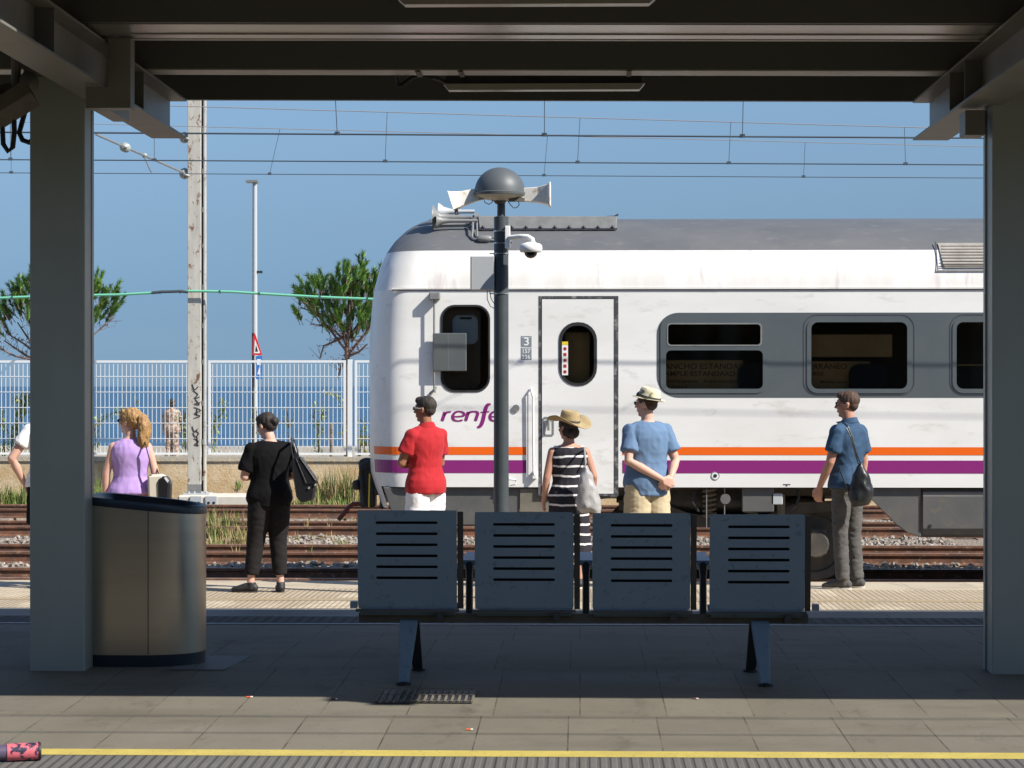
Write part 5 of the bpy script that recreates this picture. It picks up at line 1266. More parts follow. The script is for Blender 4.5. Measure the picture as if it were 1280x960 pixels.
def hand(mb, w, d, n, ts, s, curl=.35):
    """wrist w, finger direction d, palm normal n, ts = +1/-1 picks the thumb side"""
    w, d, n = Vector(w), Vector(d).normalized(), Vector(n).normalized(); side = d.cross(n).normalized() * ts; n = side.cross(d).normalized() * (1 if side.cross(d).dot(n) > 0 else -1)
    offs = [.032, .0105, -.0105, -.031]; ln = [.068, .076, .071, .056]
    for o_, L in zip(offs, ln):
        o_ *= s; L *= s; k = w + d * (.088 - abs(o_) * .25) * s + side * o_; b = w + d * .012 * s + side * o_ * .62
        mb.tube([b, b.lerp(k, .5), k], [.016 * s, .0145 * s, .0115 * s], 8); mb.ell(k, .0112 * s, 8, 6)
        c = curl * random.uniform(.8, 1.25); d1 = d * math.cos(c) + n * math.sin(c); d2 = d * math.cos(2 * c) + n * math.sin(2 * c); d3 = d * math.cos(2.8 * c) + n * math.sin(2.8 * c)
        a = k + d1 * L * .46; b2 = a + d2 * L * .3; e = b2 + d3 * L * .24
        mb.tube([k, a, b2, e], [.0092 * s, .0088 * s, .0080 * s, .0068 * s], 8); mb.ell(a, .0088 * s, 8, 6); mb.ell(b2, .0080 * s, 8, 6); mb.ell(e, .0068 * s, 8, 6)
    t0 = w + d * .022 * s + side * .024 * s; t1 = t0 + (d * .6 + side * .65 + n * .35).normalized() * .045 * s; t2 = t1 + (d * .85 + side * .15 + n * .35).normalized() * .033 * s; t3 = t2 + (d * .95 + n * .3).normalized() * .022 * s
    mb.tube([t0, t1, t2, t3], [.017 * s, .0125 * s, .0105 * s, .008 * s], 8); mb.ell(t1, .0125 * s, 8, 6); mb.ell(t2, .0105 * s, 8, 6); mb.ell(t3, .008 * s, 8, 6); mb.ell(w, .024 * s, 10, 8)

TORSO = [(.86, .0, .150, .105), (.92, .0, .168, .118), (.98, -.004, .163, .117), (1.04, .0, .148, .107), (1.10, .005, .142, .103), (1.18, .005, .150, .108), (1.26, .0, .162, .115), (1.33, -.004, .170, .116), (1.39, -.008, .160, .105), (1.43, -.010, .128, .088), (1.465, -.008, .078, .070), (1.49, -.004, .056, .058)]
def torso(mb, s, w, e=0, z0=.86, z1=1.49, hem=0, belly=0, fem=0, n=28):
    rings = []
    T = [t for t in TORSO if z0 <= t[0] <= z1]
    if z0 < T[0][0] - .01: T = [(z0, T[0][1], T[0][2], T[0][3])] + T
    for (z, cy, rx, ry) in T:
        k = e + hem * max(0, (1.12 - z)) ; b = belly * math.exp(-((z - 1.08) / .16) ** 2)
        f = 1 + fem * (.10 * math.exp(-((z - .93) / .09) ** 2) - .09 * math.exp(-((z - 1.10) / .09) ** 2) - .05 * (z > 1.3))
        rings.append([Vector(((rx * w * f + k + b * .3) * math.copysign(abs(math.cos(a)) ** .9, math.cos(a)), cy + b * .4 + (ry * (.5 + .5 * w) + k * .8 + b * .6) * math.copysign(abs(math.sin(a)) ** .95, math.sin(a)), z)) * s for a in [2 * math.pi * j / n for j in range(n)]])
    mb.rings(rings)

def make_person(px, Y, H, yaw, label, S, group=None, base=None):
    s = H / 1.75; X = xpx(px, Y); g = pz(Y) if base is None else base
    root = empty('person', (X, Y, g + .005), label, 'person', group, rz=R(yaw)); ORG[root.name] = Vector((0, 0, 0))
    w = S.get('w', 1); vox = S.get('vox', .0065); fem = S.get('fem', 0); belly = S.get('belly', 0)
    sw = S.get('sw', .180) ; V = lambda p: Vector(p) * s
    arms = {}
    for k, sg_ in (('L', -1), ('R', 1)):
        a = S['arm' + k]; arms[k] = (V((sg_ * (sw - .012), -.008, 1.388)), V(a[0]), V(a[1]), Vector(a[2]), Vector(a[3]), a[4] if len(a) > 4 else .35)
    legs = {}
    for k, sg_ in (('L', -1), ('R', 1)):
        a = S.get('leg' + k) or ((sg_ * .10, .005, .49), (sg_ * .11, -.02, .085), sg_ * -12)
        legs[k] = (V((sg_ * .088, 0, .90)), V(a[0]), V(a[1]), a[2])
    # body: one continuous surface
    mb = MB(); torso(mb, s, w, -.004, fem=fem, belly=belly)
    tw = S.get('arm_w', 1) * (.85 if fem else 1)
    for k, (sh, el, wr, hd, hn, cu) in arms.items():
        m1 = sh.lerp(el, .4); m2 = el.lerp(wr, .35)
        mb.ell(sh, (.053 * s * tw, .050 * s * tw, .052 * s * tw), 14, 10); mb.tube([V((0, -.012, 1.435)), sh.lerp(V((0, -.01, 1.44)), .45), sh], [.05 * s, .048 * s, .045 * s], 12)
        mb.tube([sh, m1, el, m2, wr], [.052 * s * tw, .048 * s * tw, .040 * s * tw, .040 * s * tw, .026 * s * tw], 14); mb.ell(el, .040 * s * tw, 12, 8)
        hand(mb, wr, hd, hn, S.get('thumb' + k, 1 if k == 'R' else -1), s * (.95 if fem else 1.05), cu)
    for k, (hp, kn, an, fy) in legs.items():
        mb.tube([hp, hp.lerp(kn, .4), kn, kn.lerp(an, .3), an.lerp(kn, .15), an - Vector((0, 0, .02 * s))], [.082 * s, .075 * s, .054 * s, .056 * s, .036 * s, .038 * s], 14); mb.ell(kn, .053 * s, 12, 8)
    # neck and head
    hs = s ** .5 * S.get('head', 1); hy, ht = R(S.get('head_yaw', 0)), R(S.get('head_tilt', 0)); piv = V((0, -.005, 1.50)); HM = Matrix.Rotation(hy, 3, 'Z') @ Matrix.Rotation(-ht, 3, 'X')
    hc = piv + HM @ (Vector((0, .012, .128)) * hs)
    def hp_(x, y, z): return hc + HM @ (Vector((x, y, z)) * hs)
    mb.tube([V((0, -.012, 1.42)), piv, hc.lerp(piv, .35)], [.064 * s, .056 * s, .056 * hs], 14)
    def he(c, r): mb.ell(hp_(*c), tuple(q * hs for q in r), 16, 12, HM)
    he((0, -.012, .030), (.074, .094, .082)); he((0, .024, -.035), (.056, .066, .068)); he((0, .055, -.092), (.026, .024, .018)); he((0, .015, -.07), (.052, .05, .035))
    he((0, .070, .035), (.045, .022, .018)); he((0, .080, -.058), (.023, .014, .010)); he((.035, .055, -.02), (.022, .03, .02)); he((-.035, .055, -.02), (.022, .03, .02))
    mb.tube([hp_(0, .082, .018), hp_(0, .098, -.008), hp_(0, .104, -.022)], [.008 * hs, .010 * hs, .014 * hs], 10); he((0, .103, -.022), (.015, .014, .011))
    for q in (-1, 1): he((q * .077, -.008, -.005), (.010, .019, .031)); he((q * .079, -.016, .004), (.012, .014, .022))
    body = remesh(mb, 'body', M[S['skin']], root, vox, 3)
    for q in (-1, 1):
        mb = MB(); mb.ell(hp_(q * .030, .079, .012), .0115 * hs, 10, 8); e = mb.build('eye', M['eye_white'], body, smooth=True, local=True)
        mb = MB(); mb.ell(hp_(q * .031, .0875, .012), .0050 * hs, 8, 6); mb.build('pupil', M['black_rubber'], body, smooth=True, local=True)
    # hair
    hk = S.get('hair'); HC = M[S.get('hair_mat', 'hair_dark')]
    if hk:
        mb = MB()
        def hh(c, r): mb.ell(hp_(*c), tuple(q * hs for q in r), 16, 12, HM)
        if hk == 'short': hh((0, -.020, .046), (.079, .094, .080)); hh((0, -.052, -.002), (.064, .048, .050)); hh((0, .045, .085), (.055, .045, .034)); fo = .004
        if hk == 'bun': hh((0, -.022, .044), (.084, .100, .082)); hh((0, -.068, -.010), (.062, .05, .055)); hh((0, -.125, .012), (.040, .036, .036)); hh((0, .03, .082), (.06, .055, .03)); fo = .005
        if hk == 'bob': hh((0, -.022, .040), (.086, .102, .082)); hh((0, -.05, -.045), (.076, .062, .060)); hh((.052, -.01, -.04), (.03, .045, .06)); hh((-.052, -.02, -.03), (.03, .03, .05)); fo = .006
        if hk == 'ponytail':
            hh((0, -.024, .044), (.087, .105, .084)); hh((0, -.075, .0), (.066, .05, .055)); hh((0, .03, .082), (.06, .055, .03))
            P = [hp_(0, -.10, .045), hp_(0, -.145, .035), hp_(0, -.165, -.03), hp_(.0, -.155, -.13), hp_(.005, -.14, -.22), hp_(.0, -.13, -.28)]
            mb.tube(P, [(.03, .03), (.045, .04), (.06, .045), (.068, .045), (.05, .035), (.012, .012)], 14); fo = .010
        h = remesh(mb, 'hair', HC, root, .006, 2, folds=fo * 1.4, fscale=34, fstretch=(1.3, 1.3, .35), seed=px)
    # eyewear
    if S.get('glasses'):
        mb = MB()
        for q in (-1, 1): mb.ell(hp_(q * .033, .093, .012), (.026 * hs, .007 * hs, .018 * hs), 14, 8, HM)
        gl = mb.build('sunglasses', M['lens_dark'], root, smooth=True, local=True)
        mb = MB()
        for q in (-1, 1): mb.tube([hp_(q * .056, .088, .018), hp_(q * .076, .04, .016), hp_(q * .082, -.012, .012)], .0035, 6)
        mb.tube([hp_(-.01, .099, .016), hp_(.01, .099, .016)], .003, 6); mb.build('frame', M[S.get('frame_mat', 'lens_dark')], gl, local=True)
    # hats
    if S.get('hat') == 'brim':
        mb = MB(); rings = []; n = 40; tl = Matrix.Rotation(R(12), 3, 'X')
        for r_, z in ((.205, .062), (.20, .066), (.15, .055), (.098, .058), (.092, .07), (.088, .125), (.080, .158), (.058, .165), (.03, .152), (.004, .148)):
            ring = []
            for j in range(n):
                a = 2 * math.pi * j / n; up = (max(0, r_ - .10) / .1) * (.055 * abs(math.cos(a)) ** 2 - .030 * max(0, math.sin(a)) - .03 * max(0, -math.sin(a)))
                ring.append(hp_(*(tl @ Vector((r_ * .95 * math.cos(a), r_ * 1.12 * math.sin(a) - .012, z + up + .004)))))
            rings.append(ring)
        for r_, z in ((.004, .128), (.08, .10), (.088, .062), (.15, .050), (.20, .061)):
            ring = []
            for j in range(n):
                a = 2 * math.pi * j / n; up = (max(0, r_ - .10) / .1) * (.055 * abs(math.cos(a)) ** 2 - .030 * max(0, math.sin(a)) - .03 * max(0, -math.sin(a)))
                ring.append(hp_(*(tl @ Vector((r_ * .95 * math.cos(a), r_ * 1.12 * math.sin(a) - .012, z + up)))))
            rings.append(ring)
        mb.rings(rings, cap=False); ha = mb.build('straw_hat', M['straw_hat'], root, smooth='all', local=True)
        mb = MB(); mb.rings([[hp_(*(tl @ Vector((r_ * .95 * math.cos(2 * math.pi * j / n), r_ * 1.12 * math.sin(2 * math.pi * j / n) - .012, z)))) for j in range(n)] for r_, z in ((.101, .066), (.099, .082), (.095, .082))], cap=False); mb.build('band', M['hat_band'], ha, smooth=True, local=True)
    if S.get('hat') == 'trilby':
        mb = MB(); rings = []; n = 40; tl = Matrix.Rotation(R(14), 3, 'X')
        def rr(r_, z, dz=0): return [hp_(*(tl @ Vector((r_ * .92 * math.cos(2 * math.pi * j / n), r_ * 1.15 * math.sin(2 * math.pi * j / n) - .014, z + (max(0, r_ - .1) / .05) * (.022 * max(0, -math.sin(2 * math.pi * j / n)) - .012 * max(0, math.sin(2 * math.pi * j / n)) + .008 * abs(math.cos(2 * math.pi * j / n))))))) for j in range(n)]
        for r_, z in ((.138, .052), (.136, .056), (.100, .058), (.094, .066), (.086, .12), (.076, .150), (.06, .155), (.03, .140), (.003, .136), (.003, .130), (.08, .10), (.088, .056), (.13, .049)): rings.append(rr(r_, z))
        mb.rings(rings, cap=False); ha = mb.build('sun_hat', M['hat_leaf'], root, smooth='all', local=True)
        mb = MB(); mb.rings([rr(.0995, .062), rr(.096, .085), rr(.094, .085)], cap=False); mb.build('band', M['hat_band'], ha, smooth=True, local=True)
    # clothes
    for c in S['clothes']:
        kind, nm, mt = c[0], c[1], M[c[2]]; kw = c[3] if len(c) > 3 else {}
        mb = MB()
        if kind == 'top':
            e = kw.get('e', .014); torso(mb, s, w, e, kw.get('z0', .90), kw.get('z1', 1.47), kw.get('hem', .10), belly, fem)
            sf = kw.get('sleeve', .6)
            for k, (sh, el, wr, hd, hn, cu) in arms.items():
                if sf > 0:
                    end = sh.lerp(el, sf); r0 = (.053 + e * .6) * s * tw
                    mb.ell(sh + Vector((0, 0, .0)), r0 * 1.0, 14, 10); mb.tube([V((0, -.012, 1.43)), sh.lerp(V((0, -.01, 1.437)), .45), sh, sh.lerp(el, sf * .5), end], [.05 * s + e * s * .6, .050 * s + e * s * .6, r0, r0 * 1.04, r0 * (1.14 if sf > .5 else 1)], 16)
                else: mb.ell(sh.lerp(V((0, 0, 1.42)), .22), (.036 * s, .05 * s, .045 * s), 12, 8)
            remesh(mb, nm, mt, root, .009, 3, folds=kw.get('folds', .011), fscale=kw.get('fs', 9), fstretch=(1, 1, .62), seed=px)
        if kind == 'legs':
            e = kw.get('e', .012); torso(mb, s, w, e, .88, kw.get('waist', .985), 0, belly * .6, fem)
            for k, (hp, kn, an, fy) in legs.items():
                to = kw.get('to', 1.0)
                r_h, r_k, r_a = kw.get('r', (.096, .070, .058))
                pts = [hp + Vector((0, 0, .02)), hp.lerp(kn, .4), kn, kn.lerp(an, .45), an + Vector((0, 0, .0))]; rs = [r_h * s, r_h * .93 * s, r_k * s, (r_k * .45 + r_a * .55) * s, r_a * s]
                if to < 1: pts = [pts[0], pts[1], hp.lerp(kn, to)]; rs = [r_h * s, r_h * .98 * s, r_h * .98 * s]
                elif kw.get('crop'): pts[-1] = an.lerp(kn, kw['crop'])
                mb.tube(pts, rs, 18); 
                if to >= 1: mb.ell(kn, r_k * .97 * s, 12, 8)
            mb.ell(V((0, 0, .86)), (.10 * s, .09 * s, .06 * s))
            remesh(mb, nm, mt, root, .009, 3, folds=kw.get('folds', .009), fscale=kw.get('fs', 10), fstretch=(.7, .7, 1.2), seed=px + 2)
        if kind == 'dress':
            torso(mb, s, w, .012, .90, 1.452, .05, belly, fem)
            rings = []
            for z, k in ((.95, 1.02), (.86, 1.08), (.7, 1.12), (.5, 1.18), (.32, 1.28)):
                rings.append([Vector((.185 * k * math.cos(a), .135 * k * math.sin(a) * (1 + .1 * math.sin(5 * a)), z)) * s for a in [2 * math.pi * j / 30 for j in range(30)]])
            mb.rings(rings)
            for q in (-1, 1): mb.ell(V((q * .135, -.008, 1.40)), (.035 * s, .045 * s, .05 * s), 12, 8)
            remesh(mb, nm, mt, root, .009, 3, folds=.010, fscale=8, fstretch=(1.2, 1, .35), seed=px)
    if S.get('collar'):
        mb = MB(); R2 = []
        for z, rx, ry, cy in ((1.452, .088, .078, -.008), (1.50, .067, .066, -.012), (1.502, .071, .070, -.012), (1.455, .098, .088, -.010)):
            R2.append([Vector((rx * math.cos(a), cy + ry * math.sin(a), z - .018 * math.sin(a))) * s for a in [2 * math.pi * j / 28 for j in range(28)]])
        mb.rings(R2, cap=False); mb.build('collar', M[S['collar']], root, smooth=True, local=True)
    # shoes
    for k, (hp, kn, an, fy) in legs.items():
        fm = Matrix.Rotation(R(fy), 3, 'Z'); mb = MB(); c = Vector((an.x, an.y, 0)); P = lambda x, y, z: c + fm @ (Vector((x, y, z)) * s)
        if S.get('shoes', 'shoe_black'):
            mb.tube([P(0, -.06, .045), P(0, -.02, .052), P(0, .05, .050), P(0, .11, .038), P(0, .165, .030), P(0, .19, .024)], [(.030 * s, .03 * s), (.038 * s, .044 * s), (.041 * s, .042 * s), (.046 * s, .032 * s), (.040 * s, .024 * s), (.022 * s, .015 * s)], 16)
            mb.ell(P(0, -.045, .045), .036 * s); mb.tube([P(0, -.01, .03), P(0, -.015, .10)], [.045 * s, .043 * s], 14)
            sh = remesh(mb, 'shoe', M[S.get('shoes', 'shoe_black')], root, .007, 3, floor=.012)
            mb = MB(); R2 = []
            for z in (-.004, .016): R2.append([P(.044 * math.sin(a) * (1 - .12 * (math.cos(a) < 0)) * (1.04), .058 + .135 * math.cos(a), z / s) for a in [2 * math.pi * j / 28 for j in range(28)]])
            mb.rings(R2); mb.build('sole', M[S.get('sole', 'shoe_black')], sh, local=True, smooth=True)
    return root, s, arms, hp_

def loc2w(root, p):
    return Matrix.Translation(root.location) @ Matrix.Rotation(root.rotation_euler.z, 4, 'Z') @ Vector(p)
D = (0, 0, -1)
DOWN = lambda x, y: ((x, y, 1.12), (x * 1.03, y + .05, .875), (0, .12, -1), (-math.copysign(1, x), 0, 0))
# 1 man mostly behind the left column
make_person(63, 21.6, 1.79, 8, 'person in a white T-shirt mostly hidden behind the left column, hand in pocket', dict(skin='skin_pale', w=1.05, sw=.19, hair='short', hair_mat='hair_brown', head_yaw=30,
    armL=((-.33, -.05, 1.15), (-.235, .04, .935), (.35, .3, -1), (1, 0, .2), .3), armR=DOWN(.25, 0),
    clothes=[('top', 't_shirt', 'cloth_white', dict(sleeve=.52)), ('legs', 'shorts', 'cloth_black', dict(to=.8, r=(.11, .09, .08)))], sole='shoe_sole'))
# 2 blonde woman
p2 = make_person(163, 21.6, 1.61, 12, 'person with a blonde ponytail in a lilac sleeveless top behind the litter bin', dict(skin='skin_pale', w=1.08, fem=1, sw=.175, arm_w=1.1, hair='ponytail', hair_mat='hair_blonde', glasses=1, head_yaw=58,
    armL=((-.235, .0, 1.12), (-.245, .05, .87), (0, .12, -1), (1, 0, 0), .3), armR=((.24, -.03, 1.14), (.30, .10, .93), (0, .5, -.8), (-1, 0, 0), .6),
    clothes=[('top', 'sleeveless_top', 'cloth_lilac', dict(sleeve=0, z0=.93, hem=.10, e=.012)), ('legs', 'shorts', 'cloth_orange', dict(to=.6, r=(.104, .09, .08), e=.006, waist=.95))], sole='shoe_sole'))
# 3 woman in black
p3 = make_person(337, 21.16, 1.585, 20, 'person in black T-shirt and cropped dark trousers looking down, black bag on shoulder', dict(skin='skin_pale', w=1.13, fem=.4, sw=.19, arm_w=1.25, belly=.02, hair='bun', head_yaw=35, head_tilt=18, head=.97,
    armL=((-.25, .0, 1.13), (-.14, .21, 1.12), (.5, .6, .4), (.4, -.2, .9), .6), armR=((.26, .0, 1.13), (.12, .22, 1.12), (-.5, .6, .4), (-.4, -.2, .9), .6),
    legL=((-.13, .03, .49), (-.185, .03, .085), 62), legR=((.085, .0, .49), (.105, -.02, .085), -8),
    clothes=[('top', 't_shirt', 'cloth_black', dict(sleeve=.78, z0=.84, hem=.03, e=.020)), ('legs', 'trousers', 'cloth_charcoal', dict(crop=.22, r=(.118, .082, .066), waist=.98, folds=.007))], sole='shoe_black'))
# 4 man in red
make_person(532, 21.95, 1.735, 42, 'person in a red polo shirt and white shorts with folded arms beside the train nose', dict(collar='cloth_red', skin='skin_tan', w=.95, sw=.176, hair='short', hair_mat='hair_dark', glasses=1, frame_mat='white_paint', head_yaw=24,
    armL=((-.235, .06, 1.14), (-.01, .22, 1.16), (1, .1, .1), (0, -1, 0), .3), armR=((.225, .06, 1.13), (.03, .25, 1.12), (-1, .1, .05), (0, -1, 0), .3),
    clothes=[('top', 'polo_shirt', 'cloth_red', dict(sleeve=.62, z0=.86, hem=.13, e=.018)), ('legs', 'shorts', 'cloth_white', dict(to=.8, r=(.108, .09, .08), e=.010, folds=.010, waist=.96))], sole='shoe_sole'))
# 5 woman with the straw hat
p5 = make_person(711, 21.7, 1.555, 14, 'person in a wide straw hat and long black and white striped dress', dict(skin='skin', w=1.08, fem=.8, sw=.182, arm_w=1.15, hair='bob', hat='brim', head_yaw=34, head_tilt=2,
    armL=((-.235, -.02, 1.13), (-.25, .05, .88), (0, .12, -1), (1, 0, 0), .35), armR=((.255, -.03, 1.14), (.265, .08, .92), (0, .35, -.9), (-1, 0, 0), .6),
    clothes=[('dress', 'striped_dress', 'cloth_striped')], sole='shoe_sole'))
# 6 man with the trilby
make_person(809, 21.85, 1.79, 24, 'person in blue-grey T-shirt and patterned sun hat with hands clasped behind the back', dict(skin='skin_pale', w=1.04, belly=.03, sw=.182, arm_w=1.02, hair='short', hair_mat='hair_brown', hat='trilby', glasses=1, head_yaw=38,
    armL=((-.222, -.085, 1.13), (.055, -.195, .965), (.95, -.1, -.35), (.1, 1, 0), .5), armR=((.25, -.06, 1.13), (.145, -.18, .985), (-.7, -.15, -.6), (0, 1, 0), .6),
    clothes=[('top', 't_shirt', 'cloth_bluegrey', dict(sleeve=.68, z0=.82, hem=.07, e=.020)), ('legs', 'shorts', 'cloth_khaki', dict(to=.8, r=(.118, .09, .08), e=.016, folds=.01))], sole='shoe_sole'))
# 7 man in denim shirt
p7 = make_person(1060, 21.8, 1.785, 48, 'person in dark blue shirt and grey jeans with a black drawstring bag on the back', dict(collar='cloth_denim', skin='skin', w=1.0, sw=.182, hair='short', hair_mat='hair_brown', glasses=1, head_yaw=28,
    armL=((-.225, .03, 1.125), (-.205, .16, .90), (.02, .22, -1), (1, .2, 0), .4), armR=DOWN(.24, .0),
    legL=((-.105, .01, .49), (-.115, -.03, .085), 22), legR=((.095, .01, .49), (.105, -.02, .085), 12),
    clothes=[('top', 'shirt', 'cloth_denim', dict(sleeve=.66, z0=.90, hem=.09, e=.015)), ('legs', 'jeans', 'cloth_grey', dict(r=(.086, .062, .056), folds=.010, fs=14))], shoes='cloth_grey', sole='shoe_sole'))
# 8 walker beyond the fence
make_person(215, 64, 1.72, -10, 'person in white floral clothes walking on the seafront beyond the fence', dict(skin='skin', w=1.15, fem=.8, hair='bob', vox=.012, head_yaw=0,
    armL=DOWN(-.25, 0), armR=((.25, .0, 1.13), (.2, .2, 1.0), (0, 1, 0), (-1, 0, 0), .4),
    clothes=[('top', 'blouse', 'floral_white', dict(sleeve=.6, z0=.84, hem=.15, e=.03)), ('legs', 'trousers', 'floral_white', dict(r=(.11, .09, .085)))]), base=-.23)

# ------------------------------------------------------------------ things people carry
def at2(px, py, Y): return at(px, py, Y)
# black shoulder bag of the woman in black
Yb = 20.95
b = empty('shoulder_bag', at(380, 628, Yb), 'big black leather shoulder bag hanging from the shoulder of the woman in black', 'bag')
mb = MB()
F1 = [(368, 572), (376, 571), (397, 601), (395, 606), (392, 625), (378, 629), (371, 622), (366, 590)]
mb.prism([(xpx(x, Yb), zpx(y, Yb)) for x, y in F1], Yb - .05, Yb + .10); mb.build('bag_body', M['leather_black'], b, bevel=.012)
mb = MB(); mb.tube([at(376, 571, Yb - .055), at(397, 601, Yb - .06)], .006, 6); mb.tube([at(370, 573, Yb - .055), at(383, 604, Yb - .06), at(397, 602, Yb - .06)], .004, 6)
mb.build('piping', M['nylon_black'], b)
mb = MB(); 
for px, py in ((386, 610), (394, 606)): mb.ell(at(px, py, Yb - .055), .012, 8, 6)
mb.build('stud', M['bright_steel'], b)
mb = MB(); mb.tube([at(367, 575, Yb - .03), at(364, 560, Yb), at(364, 549, Yb + .05), at(367, 549, Yb + .2), at(371, 560, Yb + .2), at(374, 573, Yb + .1)], [(.016, .006)] * 6, 8); mb.build('strap', M['leather_black'], b, smooth=True)
# bag of the blonde woman
Yb = 21.5
b = empty('handbag', at(196, 626, Yb), 'cream and dark handbag at the hip of the blonde woman', 'bag')
mb = MB(); mb.prism([(xpx(x, Yb), zpx(y, Yb)) for x, y in [(185, 594), (204, 593), (209, 600), (206, 626), (186, 626)]], Yb - .05, Yb + .1); mb.build('bag_body', M['canvas_cream'], b, bevel=.02)
mb = MB(); mb.prism([(xpx(x, Yb), zpx(y, Yb)) for x, y in [(197, 600), (207, 594), (214, 603), (213, 627), (198, 627)]], Yb - .065, Yb + .08); mb.build('side_panel', M['leather_black'], b, bevel=.02)
mb = MB(); mb.tube([at(190, 593, Yb - .04), at(187, 575, Yb - .04), at(183, 560, Yb - .06), at(181, 551.5, Yb + .02), at(184, 552, Yb + .16), at(194, 580, Yb + .15), at(199, 594, Yb + .05)], [(.012, .005)] * 7, 8); mb.build('strap', M['leather_black'], b, smooth=True)
# plastic bag of the striped woman
Yb = 21.45
b = empty('carrier_bag', at(738, 640, Yb), 'shiny grey plastic bag hanging at the side of the woman in the striped dress', 'bag')
mb = MB(); rings = []
for (y, xa, xb, d_) in ((583, 728.5, 735, .02), (590, 727, 739, .035), (602, 724, 743, .05), (615, 721, 748, .065), (628, 719.5, 751, .075), (636, 721, 753, .07), (641, 727, 752, .04)):
    c = at((xa + xb) / 2, y, Yb); rx = (xb - xa) / 2 * Yb / 3000
    rings.append([c + Vector((rx * math.cos(a), d_ * math.sin(a), .006 * math.sin(3 * a))) for a in [2 * math.pi * j / 24 for j in range(24)]])
mb.rings(rings); o = mb.build('bag_body', M['plastic_grey'], b, smooth='all')
bm = bmesh.new(); bm.from_mesh(o.data); bmesh.ops.subdivide_edges(bm, edges=bm.edges, cuts=3, use_grid_fill=True)
for v in bm.verts: v.co += Vector((noise.noise(v.co * 14), noise.noise(v.co * 14 + Vector((4, 4, 4))), noise.noise(v.co * 12 + Vector((9, 1, 2))))) * .016
bm.to_mesh(o.data); bm.free()
mb = MB(); mb.tube([at(732, 585, Yb), at(731, 572, Yb), at(730.5, 563, Yb), at(730, 559, Yb + .1), at(731, 563, Yb + .22), at(733, 580, Yb + .12)], [(.012, .006)] * 6, 8); mb.build('strap', M['plastic_grey'], b, smooth=True)
# drawstring bag
Yb = 21.5
b = empty('drawstring_bag', at(1076, 630, Yb), 'small black drawstring bag on the back of the man in the dark blue shirt', 'bag')
mb = MB(); rings = []
for (y, xa, xb, d_) in ((578, 1074.5, 1077, .012), (584, 1071, 1081, .03), (594, 1066, 1086, .055), (606, 1062, 1090, .075), (618, 1060, 1092, .08), (626, 1061, 1090, .07), (632, 1066, 1085, .04)):
    c = at((xa + xb) / 2, y, Yb); rx = (xb - xa) / 2 * Yb / 3000
    rings.append([c + Vector((rx * math.cos(a), d_ * math.sin(a), .0)) for a in [2 * math.pi * j / 24 for j in range(24)]])
mb.rings(rings); o = mb.build('bag_body', M['nylon_black'], b, smooth='all')
bm = bmesh.new(); bm.from_mesh(o.data); bmesh.ops.subdivide_edges(bm, edges=bm.edges, cuts=3, use_grid_fill=True)
for v in bm.verts: v.co += Vector((noise.noise(v.co * 12), noise.noise(v.co * 12 + Vector((4, 4, 4))), noise.noise(v.co * 11))) * .018
bm.to_mesh(o.data); bm.free()
mb = MB()
mb.tube([at(1076, 580, Yb - .02), at(1070, 565, Yb - .03), at(1066, 548, Yb - .02), at(1060, 533, Yb - .0), at(1052, 527, Yb + .06), at(1046, 528, Yb + .18)], .007, 6)
mb.tube([at(1073, 580, Yb - .02), at(1069, 566, Yb - .03), at(1065, 550, Yb - .02), at(1058, 535, Yb - .0)], .007, 6)
mb.tube([at(1063, 618, Yb), at(1056, 605, Yb - .02), at(1051, 590, Yb + .0), at(1049, 582, Yb + .08)], .006, 6)
mb.build('cord', M['nylon_black'], b, smooth=True)
# phone of the woman in black
r_, s_, arms, _ = p3
q = (arms['L'][2] + arms['R'][2]) / 2 + Vector((0, .11, .05)) * s_
wq = loc2w(r_, q); mb = MB(); mb.box(-.036, .036, -.005, .005, -.07, .07)
ph = mb.build('phone', M['lens_dark'], bevel=.004, local=True); ph.location = wq; ph.rotation_euler = (R(-35), 0, R(20)); tag(ph, 'dark phone held in front of the woman in black', 'phone')

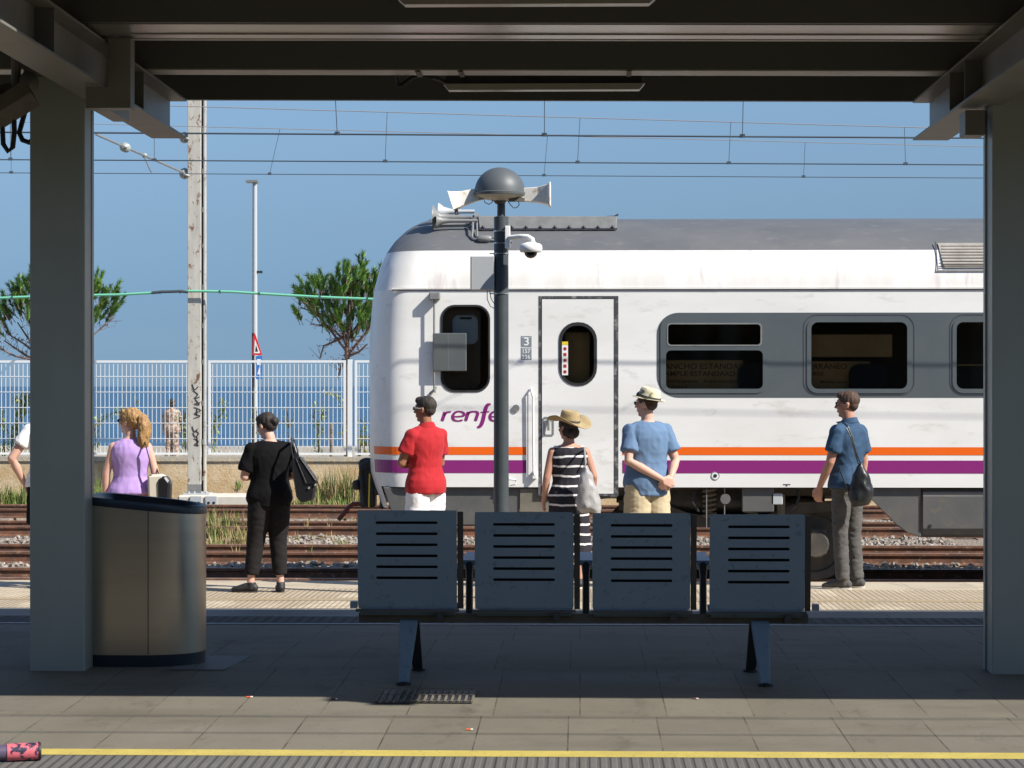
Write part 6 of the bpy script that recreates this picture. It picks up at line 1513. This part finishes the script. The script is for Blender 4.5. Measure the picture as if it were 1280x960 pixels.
# ------------------------------------------------------------------ light, sky, camera
L = Vector((-1, .55, -1)).normalized()
sun = bpy.data.lights.new('sun', 'SUN'); sun.energy = 4.6; sun.angle = R(.53); sun.color = (1, .95, .87)
so = bpy.data.objects.new('sun', sun); col.objects.link(so); so.rotation_euler = L.to_track_quat('-Z', 'Y').to_euler(); so.location = (10, -10, 20)
w = bpy.data.worlds.new('World'); sc.world = w; w.use_nodes = True; nt = w.node_tree
bg = nt.nodes['Background']; sk = nt.nodes.new('ShaderNodeTexSky'); sk.sky_type = 'NISHITA'; sk.sun_disc = False
sk.sun_elevation = math.asin(-L.z); sk.sun_rotation = math.atan2(-L.x, -L.y); sk.air_density = 1.0; sk.dust_density = .6; sk.ozone_density = 1.6
hs = nt.nodes.new('ShaderNodeMix'); hs.data_type = 'RGBA'; hs.blend_type = 'MULTIPLY'; hs.inputs[0].default_value = 1
tc = nt.nodes.new('ShaderNodeTexCoord'); sp = nt.nodes.new('ShaderNodeSeparateXYZ'); mr = nt.nodes.new('ShaderNodeMapRange')
mr.inputs['From Min'].default_value = 0.0; mr.inputs['From Max'].default_value = .4
nt.links.new(tc.outputs['Generated'], sp.inputs[0]); nt.links.new(sp.outputs[2], mr.inputs['Value'])
rp = nt.nodes.new('ShaderNodeValToRGB'); 
for i, (p, c) in enumerate(((0, (.265, .445, .84)), (.033, (.242, .402, .765)), (.067, (.223, .360, .665)), (.1, (.23, .352, .61)), (.167, (.287, .386, .575)), (.233, (.355, .444, .595)), (.3, (.42, .51, .635)), (1, (.75, .8, .85)))):
    e = rp.color_ramp.elements[0] if i == 0 else rp.color_ramp.elements.new(p) if p < 1 else rp.color_ramp.elements[-1]
    e.position = p; e.color = (c[0], c[1], c[2], 1)

nt.links.new(mr.outputs[0], rp.inputs[0]); nt.links.new(sk.outputs[0], hs.inputs[6]); nt.links.new(rp.outputs[0], hs.inputs[7])
nt.links.new(hs.outputs[2], bg.inputs['Color']); bg.inputs['Strength'].default_value = .11
cd = bpy.data.cameras.new('camera'); cam = bpy.data.objects.new('camera', cd); col.objects.link(cam)
cd.sensor_width = 36; cd.lens = 36 * F0; cd.clip_end = 60000; cd.clip_start = .1
cam.location = CAM; cam.rotation_euler = (R(90), 0, YAW); cd.shift_y = (HY - 480) / 1280
sc.camera = cam
sc.view_settings.view_transform = 'Standard'; sc.view_settings.look = 'None'; sc.view_settings.exposure = EXPO; sc.view_settings.gamma = 1
sc.view_settings.use_curve_mapping = False
sc.cycles.max_bounces = 8; sc.cycles.diffuse_bounces = 4; sc.cycles.transparent_max_bounces = 12; sc.cycles.use_denoising = True
